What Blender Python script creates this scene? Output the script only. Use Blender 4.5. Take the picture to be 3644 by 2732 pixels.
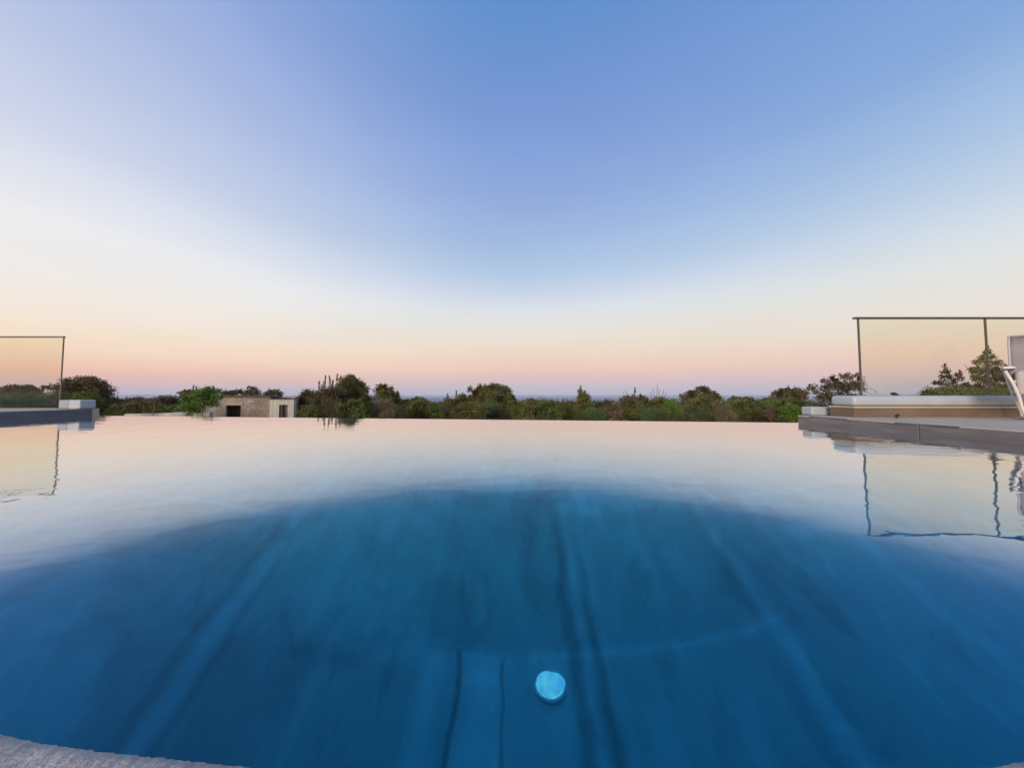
import bpy, bmesh, math, random
import numpy as np
from mathutils import Vector, Matrix

random.seed(7)
R = math.radians
scene = bpy.context.scene
for o in list(bpy.data.objects):
    bpy.data.objects.remove(o)
col = scene.collection

# ------------------------------------------------------------------ camera
FX = 1055.0 / 3644.0            # focal length in picture widths
PITCH = R(2.28)
CAM_Z = 0.38                    # above the water
cam_d = bpy.data.cameras.new("camera")
cam_d.sensor_width = 36.0
cam_d.lens = 36.0 * FX
cam_d.clip_start = 0.02
cam_d.clip_end = 60000.0
cam = bpy.data.objects.new("camera", cam_d)
col.objects.link(cam)
cam.location = (0, 0, CAM_Z)
cam.rotation_euler = (math.pi / 2 + PITCH, 0, 0)
scene.camera = cam

# ------------------------------------------------------------------ render
scene.view_settings.view_transform = 'Standard'
scene.view_settings.look = 'None'
scene.view_settings.exposure = 0.0
scene.view_settings.gamma = 1.0
scene.view_settings.use_curve_mapping = False
scene.render.engine = 'CYCLES'
cy = scene.cycles
cy.use_denoising = True
cy.max_bounces = 12
cy.transmission_bounces = 10
cy.transparent_max_bounces = 16
cy.volume_bounces = 1
cy.caustics_refractive = True
cy.caustics_reflective = False
cy.sample_clamp_indirect = 6.0
cy.blur_glossy = 0.0


def lin(c):
    out = []
    for v in c[:3]:
        v = v / 255.0
        out.append(v / 12.92 if v <= 0.04045 else ((v + 0.055) / 1.055) ** 2.4)
    return tuple(out) + (1.0,)


# ------------------------------------------------------------------ sky (after sunset, belt of pink over the horizon)
SKY_L = [(0.0, (186, 182, 198)), (1.15, (214, 184, 186)), (2.51, (240, 192, 174)), (3.44, (246, 206, 182)), (5.11, (250, 224, 198)),
         (6.89, (248, 230, 208)), (9.08, (246, 234, 222)), (13.45, (240, 237, 234)), (18.01, (237, 236, 238)), (19.05, (233, 233, 238)),
         (22.35, (224, 227, 237)), (25.96, (208, 214, 234)), (30.57, (196, 206, 231)), (34.14, (186, 198, 229)), (46.23, (150, 172, 220)), (70.0, (95, 135, 205))]
SKY_C = [(0.0, (178, 184, 204)), (1.52, (198, 190, 202)), (3.15, (220, 192, 192)), (4.89, (236, 202, 188)), (6.06, (238, 206, 188)),
         (7.92, (236, 216, 198)), (10.46, (233, 222, 208)), (13.58, (226, 226, 222)), (16.21, (218, 224, 230)), (19.62, (198, 211, 231)),
         (22.44, (180, 202, 228)), (28.53, (158, 184, 224)), (35.02, (142, 168, 218)), (40.27, (130, 160, 216)), (45.39, (120, 152, 212)), (53.29, (98, 144, 204)), (70.0, (78, 124, 196))]
SKY_R = [(0.0, (182, 188, 206)), (1.15, (200, 188, 198)), (2.51, (226, 194, 192)), (3.76, (236, 204, 192)), (5.11, (238, 212, 196)),
         (6.89, (236, 222, 208)), (9.08, (234, 228, 220)), (13.45, (226, 230, 228)), (18.43, (202, 216, 230)), (22.35, (184, 204, 228)),
         (25.96, (166, 192, 226)), (30.57, (148, 181, 223)), (34.14, (130, 167, 218)), (46.23, (108, 152, 209)), (70.0, (85, 130, 200))]
SKY_B = [(0, (235, 150, 90)), (4, (255, 205, 140)), (12, (250, 232, 205)), (25, (225, 232, 240)), (45, (165, 190, 228)), (70, (95, 140, 205))]


def build_world():
    w = bpy.data.worlds.new("World")
    scene.world = w
    w.use_nodes = True
    nt = w.node_tree
    nt.nodes.clear()
    N = nt.nodes.new
    L = nt.links.new
    out = N('ShaderNodeOutputWorld')
    bg = N('ShaderNodeBackground')
    bg.inputs['Strength'].default_value = 1.0
    L(bg.outputs[0], out.inputs[0])
    tc = N('ShaderNodeTexCoord')
    sp = N('ShaderNodeSeparateXYZ')
    L(tc.outputs['Generated'], sp.inputs[0])

    def m(op, a, b=None, clamp=False):
        n = N('ShaderNodeMath')
        n.operation = op
        n.use_clamp = clamp
        for i, v in enumerate((a, b)):
            if v is None:
                continue
            if isinstance(v, (int, float)):
                n.inputs[i].default_value = v
            else:
                L(v, n.inputs[i])
        return n.outputs[0]
    elev = m('MULTIPLY', m('ARCSINE', sp.outputs['Z']), 180 / math.pi / 70.0, True)
    az = m('MULTIPLY', m('ARCTAN2', sp.outputs['X'], sp.outputs['Y']), 180 / math.pi)

    def ramp(stops):
        r = N('ShaderNodeValToRGB')
        cr = r.color_ramp
        while len(cr.elements) > 1:
            cr.elements.remove(cr.elements[-1])
        cr.elements[0].position = stops[0][0] / 70
        cr.elements[0].color = lin(stops[0][1])
        for e, c in stops[1:]:
            el = cr.elements.new(e / 70)
            el.color = lin(c)
        L(elev, r.inputs[0])
        return r.outputs[0]

    def smooth(v, a, b):
        n = N('ShaderNodeMapRange')
        n.interpolation_type = 'SMOOTHSTEP'
        L(v, n.inputs[0])
        n.inputs[1].default_value = a
        n.inputs[2].default_value = b
        return n.outputs[0]

    def mix(f, a, b):
        n = N('ShaderNodeMix')
        n.data_type = 'RGBA'
        L(f, n.inputs[0])
        L(a, n.inputs[6])
        L(b, n.inputs[7])
        return n.outputs[2]
    neg = m('MULTIPLY', az, -1.0)
    c = mix(smooth(neg, -2, 72), ramp(SKY_C), ramp(SKY_L))
    c = mix(smooth(az, 12, 75), c, ramp(SKY_R))
    c = mix(smooth(m('ABSOLUTE', az), 80, 150), c, ramp(SKY_B))
    # very faint unevenness of high air
    mp = N('ShaderNodeMapping')
    mp.inputs['Scale'].default_value = (1.0, 1.0, 3.5)
    L(tc.outputs['Generated'], mp.inputs[0])
    nz = N('ShaderNodeTexNoise')
    nz.inputs['Scale'].default_value = 2.4
    nz.inputs['Detail'].default_value = 4
    L(mp.outputs[0], nz.inputs['Vector'])
    k = N('ShaderNodeMapRange')
    L(nz.outputs[0], k.inputs[0])
    k.inputs[1].default_value = 0.3
    k.inputs[2].default_value = 0.7
    k.inputs[3].default_value = 0.998
    k.inputs[4].default_value = 1.045
    L(k.outputs[0], bg.inputs['Strength'])
    L(c, bg.inputs['Color'])


build_world()

sun_d = bpy.data.lights.new("sun", 'SUN')
sun_d.energy = 2.8
sun_d.angle = R(20)
sun_d.color = (1.0, 0.80, 0.62)
sun = bpy.data.objects.new("sun", sun_d)
col.objects.link(sun)
sun.rotation_euler = (R(77), 0, R(-28))      # afterglow low behind the camera, from the left


# ------------------------------------------------------------------ helpers
def at_depth(px, py, Y):
    """world X, Z of picture point (3644-wide pixels) at distance Y"""
    u = (px - 1822) / 1055.0
    v = (1366 - py) / 1055.0
    c, s = math.cos(PITCH), math.sin(PITCH)
    dy = c - v * s
    dz = s + v * c
    t = Y / dy
    return u * t, CAM_Z + dz * t


def at_z(px, py, z):
    u = (px - 1822) / 1055.0
    v = (1366 - py) / 1055.0
    c, s = math.cos(PITCH), math.sin(PITCH)
    dy = c - v * s
    dz = s + v * c
    t = (z - CAM_Z) / dz
    return u * t, dy * t


K = 3644.0 / 2211.0


def tag(o, label=None, cat=None, group=None, kind=None):
    if label: o['label'] = label
    if cat: o['category'] = cat
    if group: o['group'] = group
    if kind: o['kind'] = kind
    return o


def empty(name, loc, rz=0.0):
    o = bpy.data.objects.new(name, None)
    o.empty_display_size = 0.2
    o.location = loc
    o.rotation_euler = (0, 0, rz)
    col.objects.link(o)
    return o


class MB:
    """collects shapes, builds ONE mesh object"""
    def __init__(self):
        self.bm = bmesh.new()

    def box(self, a, b, bev=0.0, mat=None, seg=2):
        a, b = Vector(a), Vector(b)
        t = bmesh.new()
        bmesh.ops.create_cube(t, size=1.0)
        s = b - a
        for v in t.verts:
            v.co = Vector((v.co.x * s.x, v.co.y * s.y, v.co.z * s.z)) + (a + b) / 2
        if bev > 0:
            bmesh.ops.bevel(t, geom=list(t.edges), offset=bev, segments=seg, affect='EDGES', profile=0.5)
        self.merge(t, mat)
        return self

    def merge(self, t, mat=None):
        me = bpy.data.meshes.new("tmp")
        if mat is not None:
            t.transform(mat)
        t.to_mesh(me)
        t.free()
        self.bm.from_mesh(me)
        bpy.data.meshes.remove(me)

    def tube(self, pts, radii, n=8, cap=True):
        pts = [Vector(p) for p in pts]
        if isinstance(radii, (int, float)):
            radii = [radii] * len(pts)
        rings = []
        prev = None
        for i, p in enumerate(pts):
            if i == 0: d = pts[1] - p
            elif i == len(pts) - 1: d = p - pts[i - 1]
            else: d = (pts[i + 1] - p).normalized() + (p - pts[i - 1]).normalized()
            d.normalize()
            if prev is None:
                x = d.orthogonal().normalized()
            else:
                x = (prev - d * prev.dot(d)).normalized()
            prev = x
            y = d.cross(x)
            rings.append([self.bm.verts.new(p + (x * math.cos(2 * math.pi * k / n) + y * math.sin(2 * math.pi * k / n)) * radii[i]) for k in range(n)])
        for r0, r1 in zip(rings, rings[1:]):
            for k in range(n):
                self.bm.faces.new((r0[k], r0[(k + 1) % n], r1[(k + 1) % n], r1[k]))
        if cap:
            self.bm.faces.new(list(reversed(rings[0])))
            self.bm.faces.new(rings[-1])
        return self

    def lathe(self, prof, n=32, mat=None):
        t = bmesh.new()
        rings = []
        for r, z in prof:
            if r < 1e-6:
                rings.append([t.verts.new((0, 0, z))])
            else:
                rings.append([t.verts.new((r * math.cos(2 * math.pi * k / n), r * math.sin(2 * math.pi * k / n), z)) for k in range(n)])
        for a, b in zip(rings, rings[1:]):
            for k in range(n):
                k2 = (k + 1) % n
                if len(a) == 1 and len(b) == 1: continue
                if len(a) == 1: t.faces.new((a[0], b[k], b[k2]))
                elif len(b) == 1: t.faces.new((a[k], b[0], a[k2]))
                else: t.faces.new((a[k], b[k], b[k2], a[k2]))
        bmesh.ops.recalc_face_normals(t, faces=t.faces)
        self.merge(t, mat)
        return self

    def build(self, name, mat, parent=None, smooth=False):
        me = bpy.data.meshes.new(name)
        bmesh.ops.recalc_face_normals(self.bm, faces=self.bm.faces)
        self.bm.to_mesh(me)
        self.bm.free()
        if smooth:
            for p in me.polygons: p.use_smooth = True
        me.materials.append(mat)
        o = bpy.data.objects.new(name, me)
        col.objects.link(o)
        if parent: o.parent = parent
        return o


def mesh_np(name, V, F, mat, parent=None, smooth=False):
    me = bpy.data.meshes.new(name)
    me.from_pydata(V.tolist() if hasattr(V, 'tolist') else V, [], F.tolist() if hasattr(F, 'tolist') else F)
    me.materials.append(mat)
    if smooth:
        for p in me.polygons: p.use_smooth = True
    o = bpy.data.objects.new(name, me)
    col.objects.link(o)
    if parent: o.parent = parent
    return o


# ------------------------------------------------------------------ materials
class NT:
    def __init__(self, name):
        self.m = bpy.data.materials.new(name)
        self.m.use_nodes = True
        self.t = self.m.node_tree
        self.t.nodes.clear()
        self.out = self.N('ShaderNodeOutputMaterial')

    def N(self, k, **kw):
        n = self.t.nodes.new(k)
        for a, b in kw.items():
            setattr(n, a, b)
        return n

    def L(self, a, b):
        self.t.links.new(a, b)

    def coord(self, scale=(1, 1, 1), kind='Object', rot=(0, 0, 0)):
        tc = self.N('ShaderNodeTexCoord')
        mp = self.N('ShaderNodeMapping')
        mp.inputs['Scale'].default_value = scale
        mp.inputs['Rotation'].default_value = rot
        self.L(tc.outputs[kind], mp.inputs[0])
        return mp.outputs[0]

    def noise(self, vec, scale, detail=4, rough=0.55, dist=0.0):
        n = self.N('ShaderNodeTexNoise')
        n.inputs['Scale'].default_value = scale
        n.inputs['Detail'].default_value = detail
        n.inputs['Roughness'].default_value = rough
        n.inputs['Distortion'].default_value = dist
        if vec is not None: self.L(vec, n.inputs['Vector'])
        return n.outputs[0]

    def ramp(self, f, stops):
        r = self.N('ShaderNodeValToRGB')
        cr = r.color_ramp
        while len(cr.elements) > 1: cr.elements.remove(cr.elements[-1])
        cr.elements[0].position = stops[0][0]
        c = stops[0][1]
        cr.elements[0].color = tuple(c[:3]) + (1,)
        for p, c in stops[1:]:
            cr.elements.new(p).color = tuple(c[:3]) + (1,)
        self.L(f, r.inputs[0])
        return r.outputs[0]

    def mix(self, f, a, b, mode='MIX'):
        n = self.N('ShaderNodeMix', data_type='RGBA', blend_type=mode)
        for i, v in ((0, f), (6, a), (7, b)):
            if hasattr(v, 'is_linked') or hasattr(v, 'links'): self.L(v, n.inputs[i])
            elif isinstance(v, (int, float)): n.inputs[i].default_value = v
            else: n.inputs[i].default_value = tuple(v[:3]) + (1,)
        return n.outputs[2]

    def math(self, op, a, b=0.0, clamp=False):
        n = self.N('ShaderNodeMath', operation=op, use_clamp=clamp)
        for i, v in enumerate((a, b)):
            if isinstance(v, (int, float)): n.inputs[i].default_value = v
            else: self.L(v, n.inputs[i])
        return n.outputs[0]

    def bump(self, h, strength=0.3, dist=0.01, normal=None):
        b = self.N('ShaderNodeBump')
        b.inputs['Strength'].default_value = strength
        b.inputs['Distance'].default_value = dist
        self.L(h, b.inputs['Height'])
        if normal is not None: self.L(normal, b.inputs['Normal'])
        return b.outputs[0]

    def principled(self, color, rough=0.6, metal=0.0, normal=None, spec=0.5):
        p = self.N('ShaderNodeBsdfPrincipled')
        for k, v in (('Base Color', color), ('Roughness', rough), ('Metallic', metal), ('Specular IOR Level', spec)):
            if hasattr(v, 'links'): self.L(v, p.inputs[k])
            elif isinstance(v, (int, float)): p.inputs[k].default_value = v
            else: p.inputs[k].default_value = tuple(v[:3]) + (1,)
        if normal is not None: self.L(normal, p.inputs['Normal'])
        self.L(p.outputs[0], self.out.inputs[0])
        return p


def mat_plain(name, c, rough=0.5, metal=0.0, var=0.12, scale=6.0, bump=0.0, spec=0.5):
    t = NT(name)
    v = t.coord()
    n = t.noise(v, scale, 5)
    dark = tuple(x * (1 - var) for x in c)
    lite = tuple(min(1, x * (1 + var)) for x in c)
    cc = t.ramp(n, [(0.3, dark), (0.7, lite)])
    nb = t.bump(t.noise(v, scale * 12, 4), bump, 0.004) if bump else None
    t.principled(cc, rough, metal, nb, spec)
    return t.m


def mat_leaf(name, dark, mid, lite, hue2=None, scale=1.3):
    dark, mid, lite = [tuple(min(0.5, q * 2.5) for q in c) for c in (dark, mid, lite)]
    t = NT(name)
    v = t.coord()
    n = t.noise(v, scale, 3)
    g = t.N('ShaderNodeNewGeometry')
    r = g.outputs['Random Per Island']
    f = t.math('ADD', t.math('MULTIPLY', n, 0.9), t.math('MULTIPLY', r, 0.45))
    c = t.ramp(t.math('MULTIPLY', f, 0.8), [(0.25, dark), (0.5, mid), (0.8, lite)])
    if hue2:
        n2 = t.noise(v, scale * 0.7, 2)
        c = t.mix(t.ramp(n2, [(0.52, (0, 0, 0)), (0.62, (1, 1, 1))]), c, hue2)
    d = t.N('ShaderNodeBsdfDiffuse')
    tr = t.N('ShaderNodeBsdfTranslucent')
    t.L(c, d.inputs[0])
    t.L(c, tr.inputs[0])
    mx = t.N('ShaderNodeMixShader')
    mx.inputs[0].default_value = 0.22
    t.L(d.outputs[0], mx.inputs[1])
    t.L(tr.outputs[0], mx.inputs[2])
    t.L(mx.outputs[0], t.out.inputs[0])
    return t.m


LEAF = {
    'dark': mat_leaf('leaf_dark', (0.018, 0.020, 0.010), (0.038, 0.040, 0.018), (0.068, 0.062, 0.030)),
    'brown': mat_leaf('leaf_brown', (0.024, 0.020, 0.011), (0.054, 0.045, 0.025), (0.098, 0.078, 0.044), (0.040, 0.044, 0.018)),
    'olive': mat_leaf('leaf_olive', (0.022, 0.027, 0.009), (0.055, 0.060, 0.020), (0.105, 0.100, 0.040), (0.070, 0.048, 0.028)),
    'green': mat_leaf('leaf_green', (0.020, 0.030, 0.009), (0.048, 0.068, 0.020), (0.088, 0.110, 0.034), (0.060, 0.062, 0.026)),
    'bright': mat_leaf('leaf_bright', (0.018, 0.036, 0.008), (0.045, 0.080, 0.018), (0.095, 0.125, 0.032)),
    'dry': mat_leaf('leaf_dry', (0.034, 0.026, 0.018), (0.072, 0.056, 0.038), (0.120, 0.094, 0.064), (0.050, 0.052, 0.024)),
    'hedge': mat_leaf('leaf_hedge', (0.020, 0.036, 0.016), (0.042, 0.066, 0.028), (0.075, 0.105, 0.045)),
    'far': mat_leaf('leaf_far', (0.022, 0.028, 0.014), (0.042, 0.046, 0.024), (0.065, 0.064, 0.036), scale=0.05),
}
M_BARK = mat_plain('bark', (0.10, 0.075, 0.055), 0.9, var=0.35, scale=9, bump=0.5)
M_BARK_PALE = mat_plain('bark_pale', (0.30, 0.26, 0.20), 0.9, var=0.3, scale=9, bump=0.4)
M_WHITE = mat_plain('white_render', (0.40, 0.445, 0.49), 0.45, var=0.06, scale=3, bump=0.08)
M_CREAM = mat_plain('cream_trim', (0.44, 0.38, 0.31), 0.55, var=0.08, scale=4)
M_WALL = mat_plain('tan_wall', (0.155, 0.115, 0.080), 0.85, var=0.22, scale=2.2, bump=0.35)
M_METAL = mat_plain('rail_metal', (0.17, 0.155, 0.13), 0.38, 0.85, var=0.1)
M_BLACK = mat_plain('black_plastic', (0.012, 0.012, 0.013), 0.5)
M_CHAIR = mat_plain('chair_frame', (0.70, 0.66, 0.60), 0.35, var=0.04)
M_ROOFSLAB = mat_plain('roof_slab', (0.12, 0.10, 0.085), 0.9, var=0.25, scale=2, bump=0.4)
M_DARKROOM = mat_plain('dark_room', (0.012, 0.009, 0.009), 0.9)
M_DOOR = mat_plain('shed_door', (0.10, 0.075, 0.08), 0.7, var=0.25, scale=5)


def m_fabric():
    t = NT('sling_fabric')
    v = t.coord((1, 1, 1))
    w = t.N('ShaderNodeTexWave', wave_type='BANDS', bands_direction='X')
    w.inputs['Scale'].default_value = 60
    t.L(v, w.inputs['Vector'])
    n = t.noise(v, 5, 3)
    c = t.ramp(n, [(0.3, (0.46, 0.41, 0.43)), (0.7, (0.56, 0.51, 0.52))])
    p = t.principled(c, 0.75, 0, t.bump(w.outputs[1], 0.25, 0.002))
    return t.m


M_FABRIC = m_fabric()


def m_coping_face():
    t = NT('grey_stone_coping')
    v = t.coord((1.2, 1.2, 9))
    n = t.noise(v, 2.2, 6, 0.6, 0.6)
    n2 = t.noise(t.coord(), 40, 4)
    c = t.ramp(n, [(0.3, (0.135, 0.116, 0.115)), (0.52, (0.195, 0.170, 0.168)), (0.72, (0.27, 0.24, 0.235))])
    c = t.mix(t.math('MULTIPLY', n2, 0.25), c, (0.07, 0.065, 0.065))
    t.principled(c, t.ramp(n, [(0.3, (.45, .45, .45)), (0.7, (.7, .7, .7))]), 0, t.bump(n2, 0.25, 0.004))
    return t.m


def m_coping_dark():
    t = NT('blue_grey_stone_coping')
    v = t.coord((1.2, 1.2, 9))
    n = t.noise(v, 2.2, 6, 0.6, 0.6)
    c = t.ramp(n, [(0.3, (0.060, 0.066, 0.082)), (0.52, (0.095, 0.102, 0.125)), (0.72, (0.14, 0.145, 0.165))])
    t.principled(c, 0.5, 0, t.bump(n, 0.3, 0.004))
    return t.m


def m_deck():
    t = NT('deck_tile')
    tc = t.coord((1, 1, 1))
    br = t.N('ShaderNodeTexBrick')
    br.offset = 0.5
    br.inputs['Scale'].default_value = 1.0
    br.inputs['Mortar Size'].default_value = 0.004
    br.inputs['Brick Width'].default_value = 0.9
    br.inputs['Row Height'].default_value = 0.45
    br.inputs['Color1'].default_value = (0.58, 0.48, 0.39, 1)
    br.inputs['Color2'].default_value = (0.52, 0.44, 0.365, 1)
    br.inputs['Mortar'].default_value = (0.16, 0.14, 0.12, 1)
    t.L(tc, br.inputs['Vector'])
    n = t.noise(tc, 3.5, 6)
    c = t.mix(t.ramp(n, [(0.35, (0, 0, 0)), (0.75, (0.5, 0.5, 0.5))]), br.outputs[0], (0.38, 0.33, 0.29))
    t.principled(c, 0.9, 0, t.bump(t.noise(tc, 60, 4), 0.2, 0.003), 0.15)
    return t.m


def m_near_coping():
    t = NT('gritty_concrete_coping')
    v = t.coord()
    n = t.noise(v, 14, 5)
    fine = t.noise(v, 150, 5, 0.65)
    grit = t.noise(v, 420, 3, 0.6)
    c = t.ramp(n, [(0.3, (0.42, 0.385, 0.365)), (0.7, (0.57, 0.53, 0.50))])
    c = t.mix(t.ramp(fine, [(0.42, (0.5, 0.5, 0.5)), (0.55, (0, 0, 0))]), c, (0.30, 0.27, 0.26))
    h = t.math('ADD', t.math('MULTIPLY', fine, 1.0), t.math('MULTIPLY', grit, 0.5))
    t.principled(c, 0.8, 0, t.bump(h, 1.0, 0.005))
    return t.m


M_COPING = m_coping_face()
M_COPING_L = m_coping_dark()
M_DECK = m_deck()
M_NEAR = m_near_coping()


def m_basin():
    """large stone-look slabs; joints run away from the viewer, one cross joint; soft wear and stains"""
    t = NT('pool_slab')
    v = t.coord()
    wn = t.N('ShaderNodeTexNoise')
    wn.inputs['Scale'].default_value = 3.0
    wn.inputs['Detail'].default_value = 4
    t.L(v, wn.inputs['Vector'])
    wv = t.N('ShaderNodeVectorMath', operation='MULTIPLY_ADD')
    t.L(wn.outputs['Color'], wv.inputs[0])
    wv.inputs[1].default_value = (0.10, 0.07, 0)
    off = t.N('ShaderNodeVectorMath', operation='SUBTRACT')
    t.L(v, off.inputs[0])
    off.inputs[1].default_value = (0.05, 0.035, 0)
    t.L(off.outputs[0], wv.inputs[2])
    sp = t.N('ShaderNodeSeparateXYZ')
    t.L(wv.outputs[0], sp.inputs[0])
    X, Y = sp.outputs['X'], sp.outputs['Y']

    def step(val, e, soft):
        f = t.N('ShaderNodeMapRange', interpolation_type='SMOOTHSTEP')
        t.L(val, f.inputs[0])
        f.inputs[1].default_value = e - soft
        f.inputs[2].default_value = e + soft
        return f.outputs[0]

    def box(x0, x1, y0, y1, soft=0.03):
        a = t.math('MULTIPLY', step(X, x0, soft), t.math('SUBTRACT', 1.0, step(X, x1, soft)))
        b = t.math('MULTIPLY', step(Y, y0, soft), t.math('SUBTRACT', 1.0, step(Y, y1, soft)))
        return t.math('MULTIPLY', a, b)
    val = None

    def apply(mask, k):          # multiply brightness by k where mask = 1
        nonlocal val
        f = t.math('ADD', 1.0, t.math('MULTIPLY', mask, k - 1.0))
        val = f if val is None else t.math('MULTIPLY', val, f)
    # slabs of slightly different tone
    for x0, x1, y0, y1, k in ((-1.62, -0.50, 0.0, 1.76, 0.80), (-0.52, 0.36, 1.80, 2.75, 0.80), (0.56, 1.48, 1.80, 2.5, 0.86), (0.52, 1.45, 0.0, 1.76, 0.90),
                              (1.60, 2.7, 0.5, 2.1, 0.88), (-3.0, -1.72, 0.6, 2.3, 0.93), (-0.28, -0.05, 0.0, 1.76, 1.22), (-1.6, -0.55, 1.8, 3.1, 0.93),
                              (-3.0, -1.7, 2.3, 5.0, 1.08), (1.62, 3.0, 2.1, 5.0, 1.06)):
        apply(box(x0, x1, y0, y1, 0.05), k)
    apply(box(-2.4, 2.1, -1.0, 2.6, 0.6), 0.62)       # near floor darkened in colour, standing in for deep-end shade
    # joints along the pool: pale grout with dark lines beside it
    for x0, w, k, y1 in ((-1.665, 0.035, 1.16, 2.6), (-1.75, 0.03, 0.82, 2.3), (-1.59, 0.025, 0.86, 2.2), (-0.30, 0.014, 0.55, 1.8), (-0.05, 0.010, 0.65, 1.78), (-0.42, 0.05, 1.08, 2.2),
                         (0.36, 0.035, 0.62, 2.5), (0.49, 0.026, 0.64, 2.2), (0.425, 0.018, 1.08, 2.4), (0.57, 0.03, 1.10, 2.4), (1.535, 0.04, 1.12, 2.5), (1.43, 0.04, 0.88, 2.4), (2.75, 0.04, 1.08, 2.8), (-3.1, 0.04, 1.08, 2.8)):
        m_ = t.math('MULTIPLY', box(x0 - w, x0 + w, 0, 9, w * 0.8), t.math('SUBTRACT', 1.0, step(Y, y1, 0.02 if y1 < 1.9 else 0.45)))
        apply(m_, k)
    # cross joints
    for y0, w, k, x0, x1 in ((1.78, 0.014, 1.17, -0.3, 1.62), (2.5, 0.02, 1.12, 1.5, 2.75), (2.35, 0.02, 1.12, -3.1, -1.7), (3.3, 0.02, 1.1, -1.7, 0.4)):
        apply(box(x0, x1, y0 - w, y0 + w, w), k)
    streak = t.noise(t.coord((1, 0.08, 1)), 7.0, 5, 0.6, 0.2)
    apply(step(streak, 0.56, 0.10), 1.14)
    blot = t.noise(v, 1.6, 5, 0.62, 0.4)
    apply(step(blot, 0.45, 0.07), 1.20)
    stain = t.noise(t.coord((1, 0.5, 1)), 2.6, 5, 0.65, 0.8)
    apply(step(stain, 0.61, 0.06), 0.83)
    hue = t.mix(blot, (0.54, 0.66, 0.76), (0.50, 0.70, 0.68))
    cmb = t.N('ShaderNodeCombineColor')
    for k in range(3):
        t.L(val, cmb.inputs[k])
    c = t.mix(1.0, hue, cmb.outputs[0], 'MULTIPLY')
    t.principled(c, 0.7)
    return t.m


def m_water():
    t = NT('pool_water')
    v = t.coord()
    # long gentle ripples + faint small ones
    n1 = t.noise(t.coord((1.0, 1.6, 1), rot=(0, 0, R(-12))), 1.5, 3, 0.5)
    n2 = t.noise(t.coord((1.0, 1.7, 1), rot=(0, 0, R(10))), 7.0, 2, 0.5)
    n3 = t.noise(v, 24.0, 2, 0.5)
    big = t.noise(v, 0.35, 2)
    patch = t.ramp(big, [(0.38, (0.25, 0.25, 0.25)), (0.62, (1, 1, 1))])
    h = t.math('ADD', t.math('MULTIPLY', n1, 0.85), t.math('MULTIPLY', t.math('MULTIPLY', n2, patch), 0.27))
    h = t.math('ADD', h, t.math('MULTIPLY', t.math('MULTIPLY', n3, patch), 0.03))
    nb = t.bump(h, 1.0, WATER_BUMP)
    fr = t.N('ShaderNodeFresnel')
    fr.inputs['IOR'].default_value = 1.333
    t.L(nb, fr.inputs['Normal'])
    f = t.ramp(fr.outputs[0], [(p, (q, q, q)) for p, q in WATER_FRES])
    gl = t.N('ShaderNodeBsdfGlossy')
    gl.inputs['Roughness'].default_value = 0.0
    gl.inputs['Color'].default_value = (0.97, 0.97, 0.97, 1)
    t.L(nb, gl.inputs['Normal'])
    rf = t.N('ShaderNodeBsdfRefraction')
    rf.inputs['Roughness'].default_value = 0.0
    rf.inputs['IOR'].default_value = 1.333
    t.L(nb, rf.inputs['Normal'])
    mx = t.N('ShaderNodeMixShader')
    t.L(f, mx.inputs[0])
    t.L(rf.outputs[0], mx.inputs[1])
    t.L(gl.outputs[0], mx.inputs[2])
    t.L(mx.outputs[0], t.out.inputs[0])
    ab = t.N('ShaderNodeVolumeAbsorption')
    ab.inputs['Color'].default_value = (1 - WATER_ABS[0], 1 - WATER_ABS[1], 1 - WATER_ABS[2], 1)
    ab.inputs['Density'].default_value = WATER_ABS[3]
    t.L(ab.outputs[0], t.out.inputs['Volume'])
    return t.m


WATER_BUMP = 0.0038
WATER_FRES = [(0.0, 0.0), (0.02, 0.008), (0.10, 0.020), (0.145, 0.035), (0.17, 0.08), (0.19, 0.20), (0.215, 0.34), (0.26, 0.48), (0.33, 0.63), (0.45, 0.80), (0.6, 0.90), (1.0, 1.0)]
WATER_ABS = (0.62, 0.098, 0.020, 1.0)       # sigma_a per metre = (r, g, b) * density
M_WATER = m_water()
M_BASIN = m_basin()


def m_glass():
    t = NT('rail_glass')
    tr = t.N('ShaderNodeBsdfTransparent')
    tr.inputs[0].default_value = (0.955, 0.945, 0.885, 1)
    gl = t.N('ShaderNodeBsdfGlossy')
    gl.inputs['Roughness'].default_value = 0.0
    fr = t.N('ShaderNodeFresnel')
    fr.inputs['IOR'].default_value = 1.35
    mx = t.N('ShaderNodeMixShader')
    g = t.N('ShaderNodeNewGeometry')
    front = t.math('SUBTRACT', 1.0, g.outputs['Backfacing'])
    t.L(t.math('MULTIPLY', t.math('MULTIPLY', fr.outputs[0], 0.8), front), mx.inputs[0])
    t.L(tr.outputs[0], mx.inputs[1])
    t.L(gl.outputs[0], mx.inputs[2])
    t.L(mx.outputs[0], t.out.inputs[0])
    return t.m


M_GLASS = m_glass()
M_GLASS_EDGE = mat_plain('glass_edge', (0.30, 0.30, 0.24), 0.3, var=0.05)

# ------------------------------------------------------------------ terrain, sea, far land
GZ = -2.6


def ground_z(x, y):
    r = math.hypot(x, y)
    pts = [(0, GZ), (45, GZ - 0.1), (120, -5.5), (400, -12.5), (1000, -22), (1450, -29.0), (1700, -36.0), (30000, -36)]
    for (a, za), (b, zb) in zip(pts, pts[1:]):
        if r <= b:
            k = (r - a) / (b - a)
            z = za + (zb - za) * k
            break
    else:
        z = -36
    return z + (0.12 * math.sin(x * 0.31 + 1.1) * math.cos(y * 0.27) if r > 12 else 0.0) * min(1, r / 60)


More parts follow.
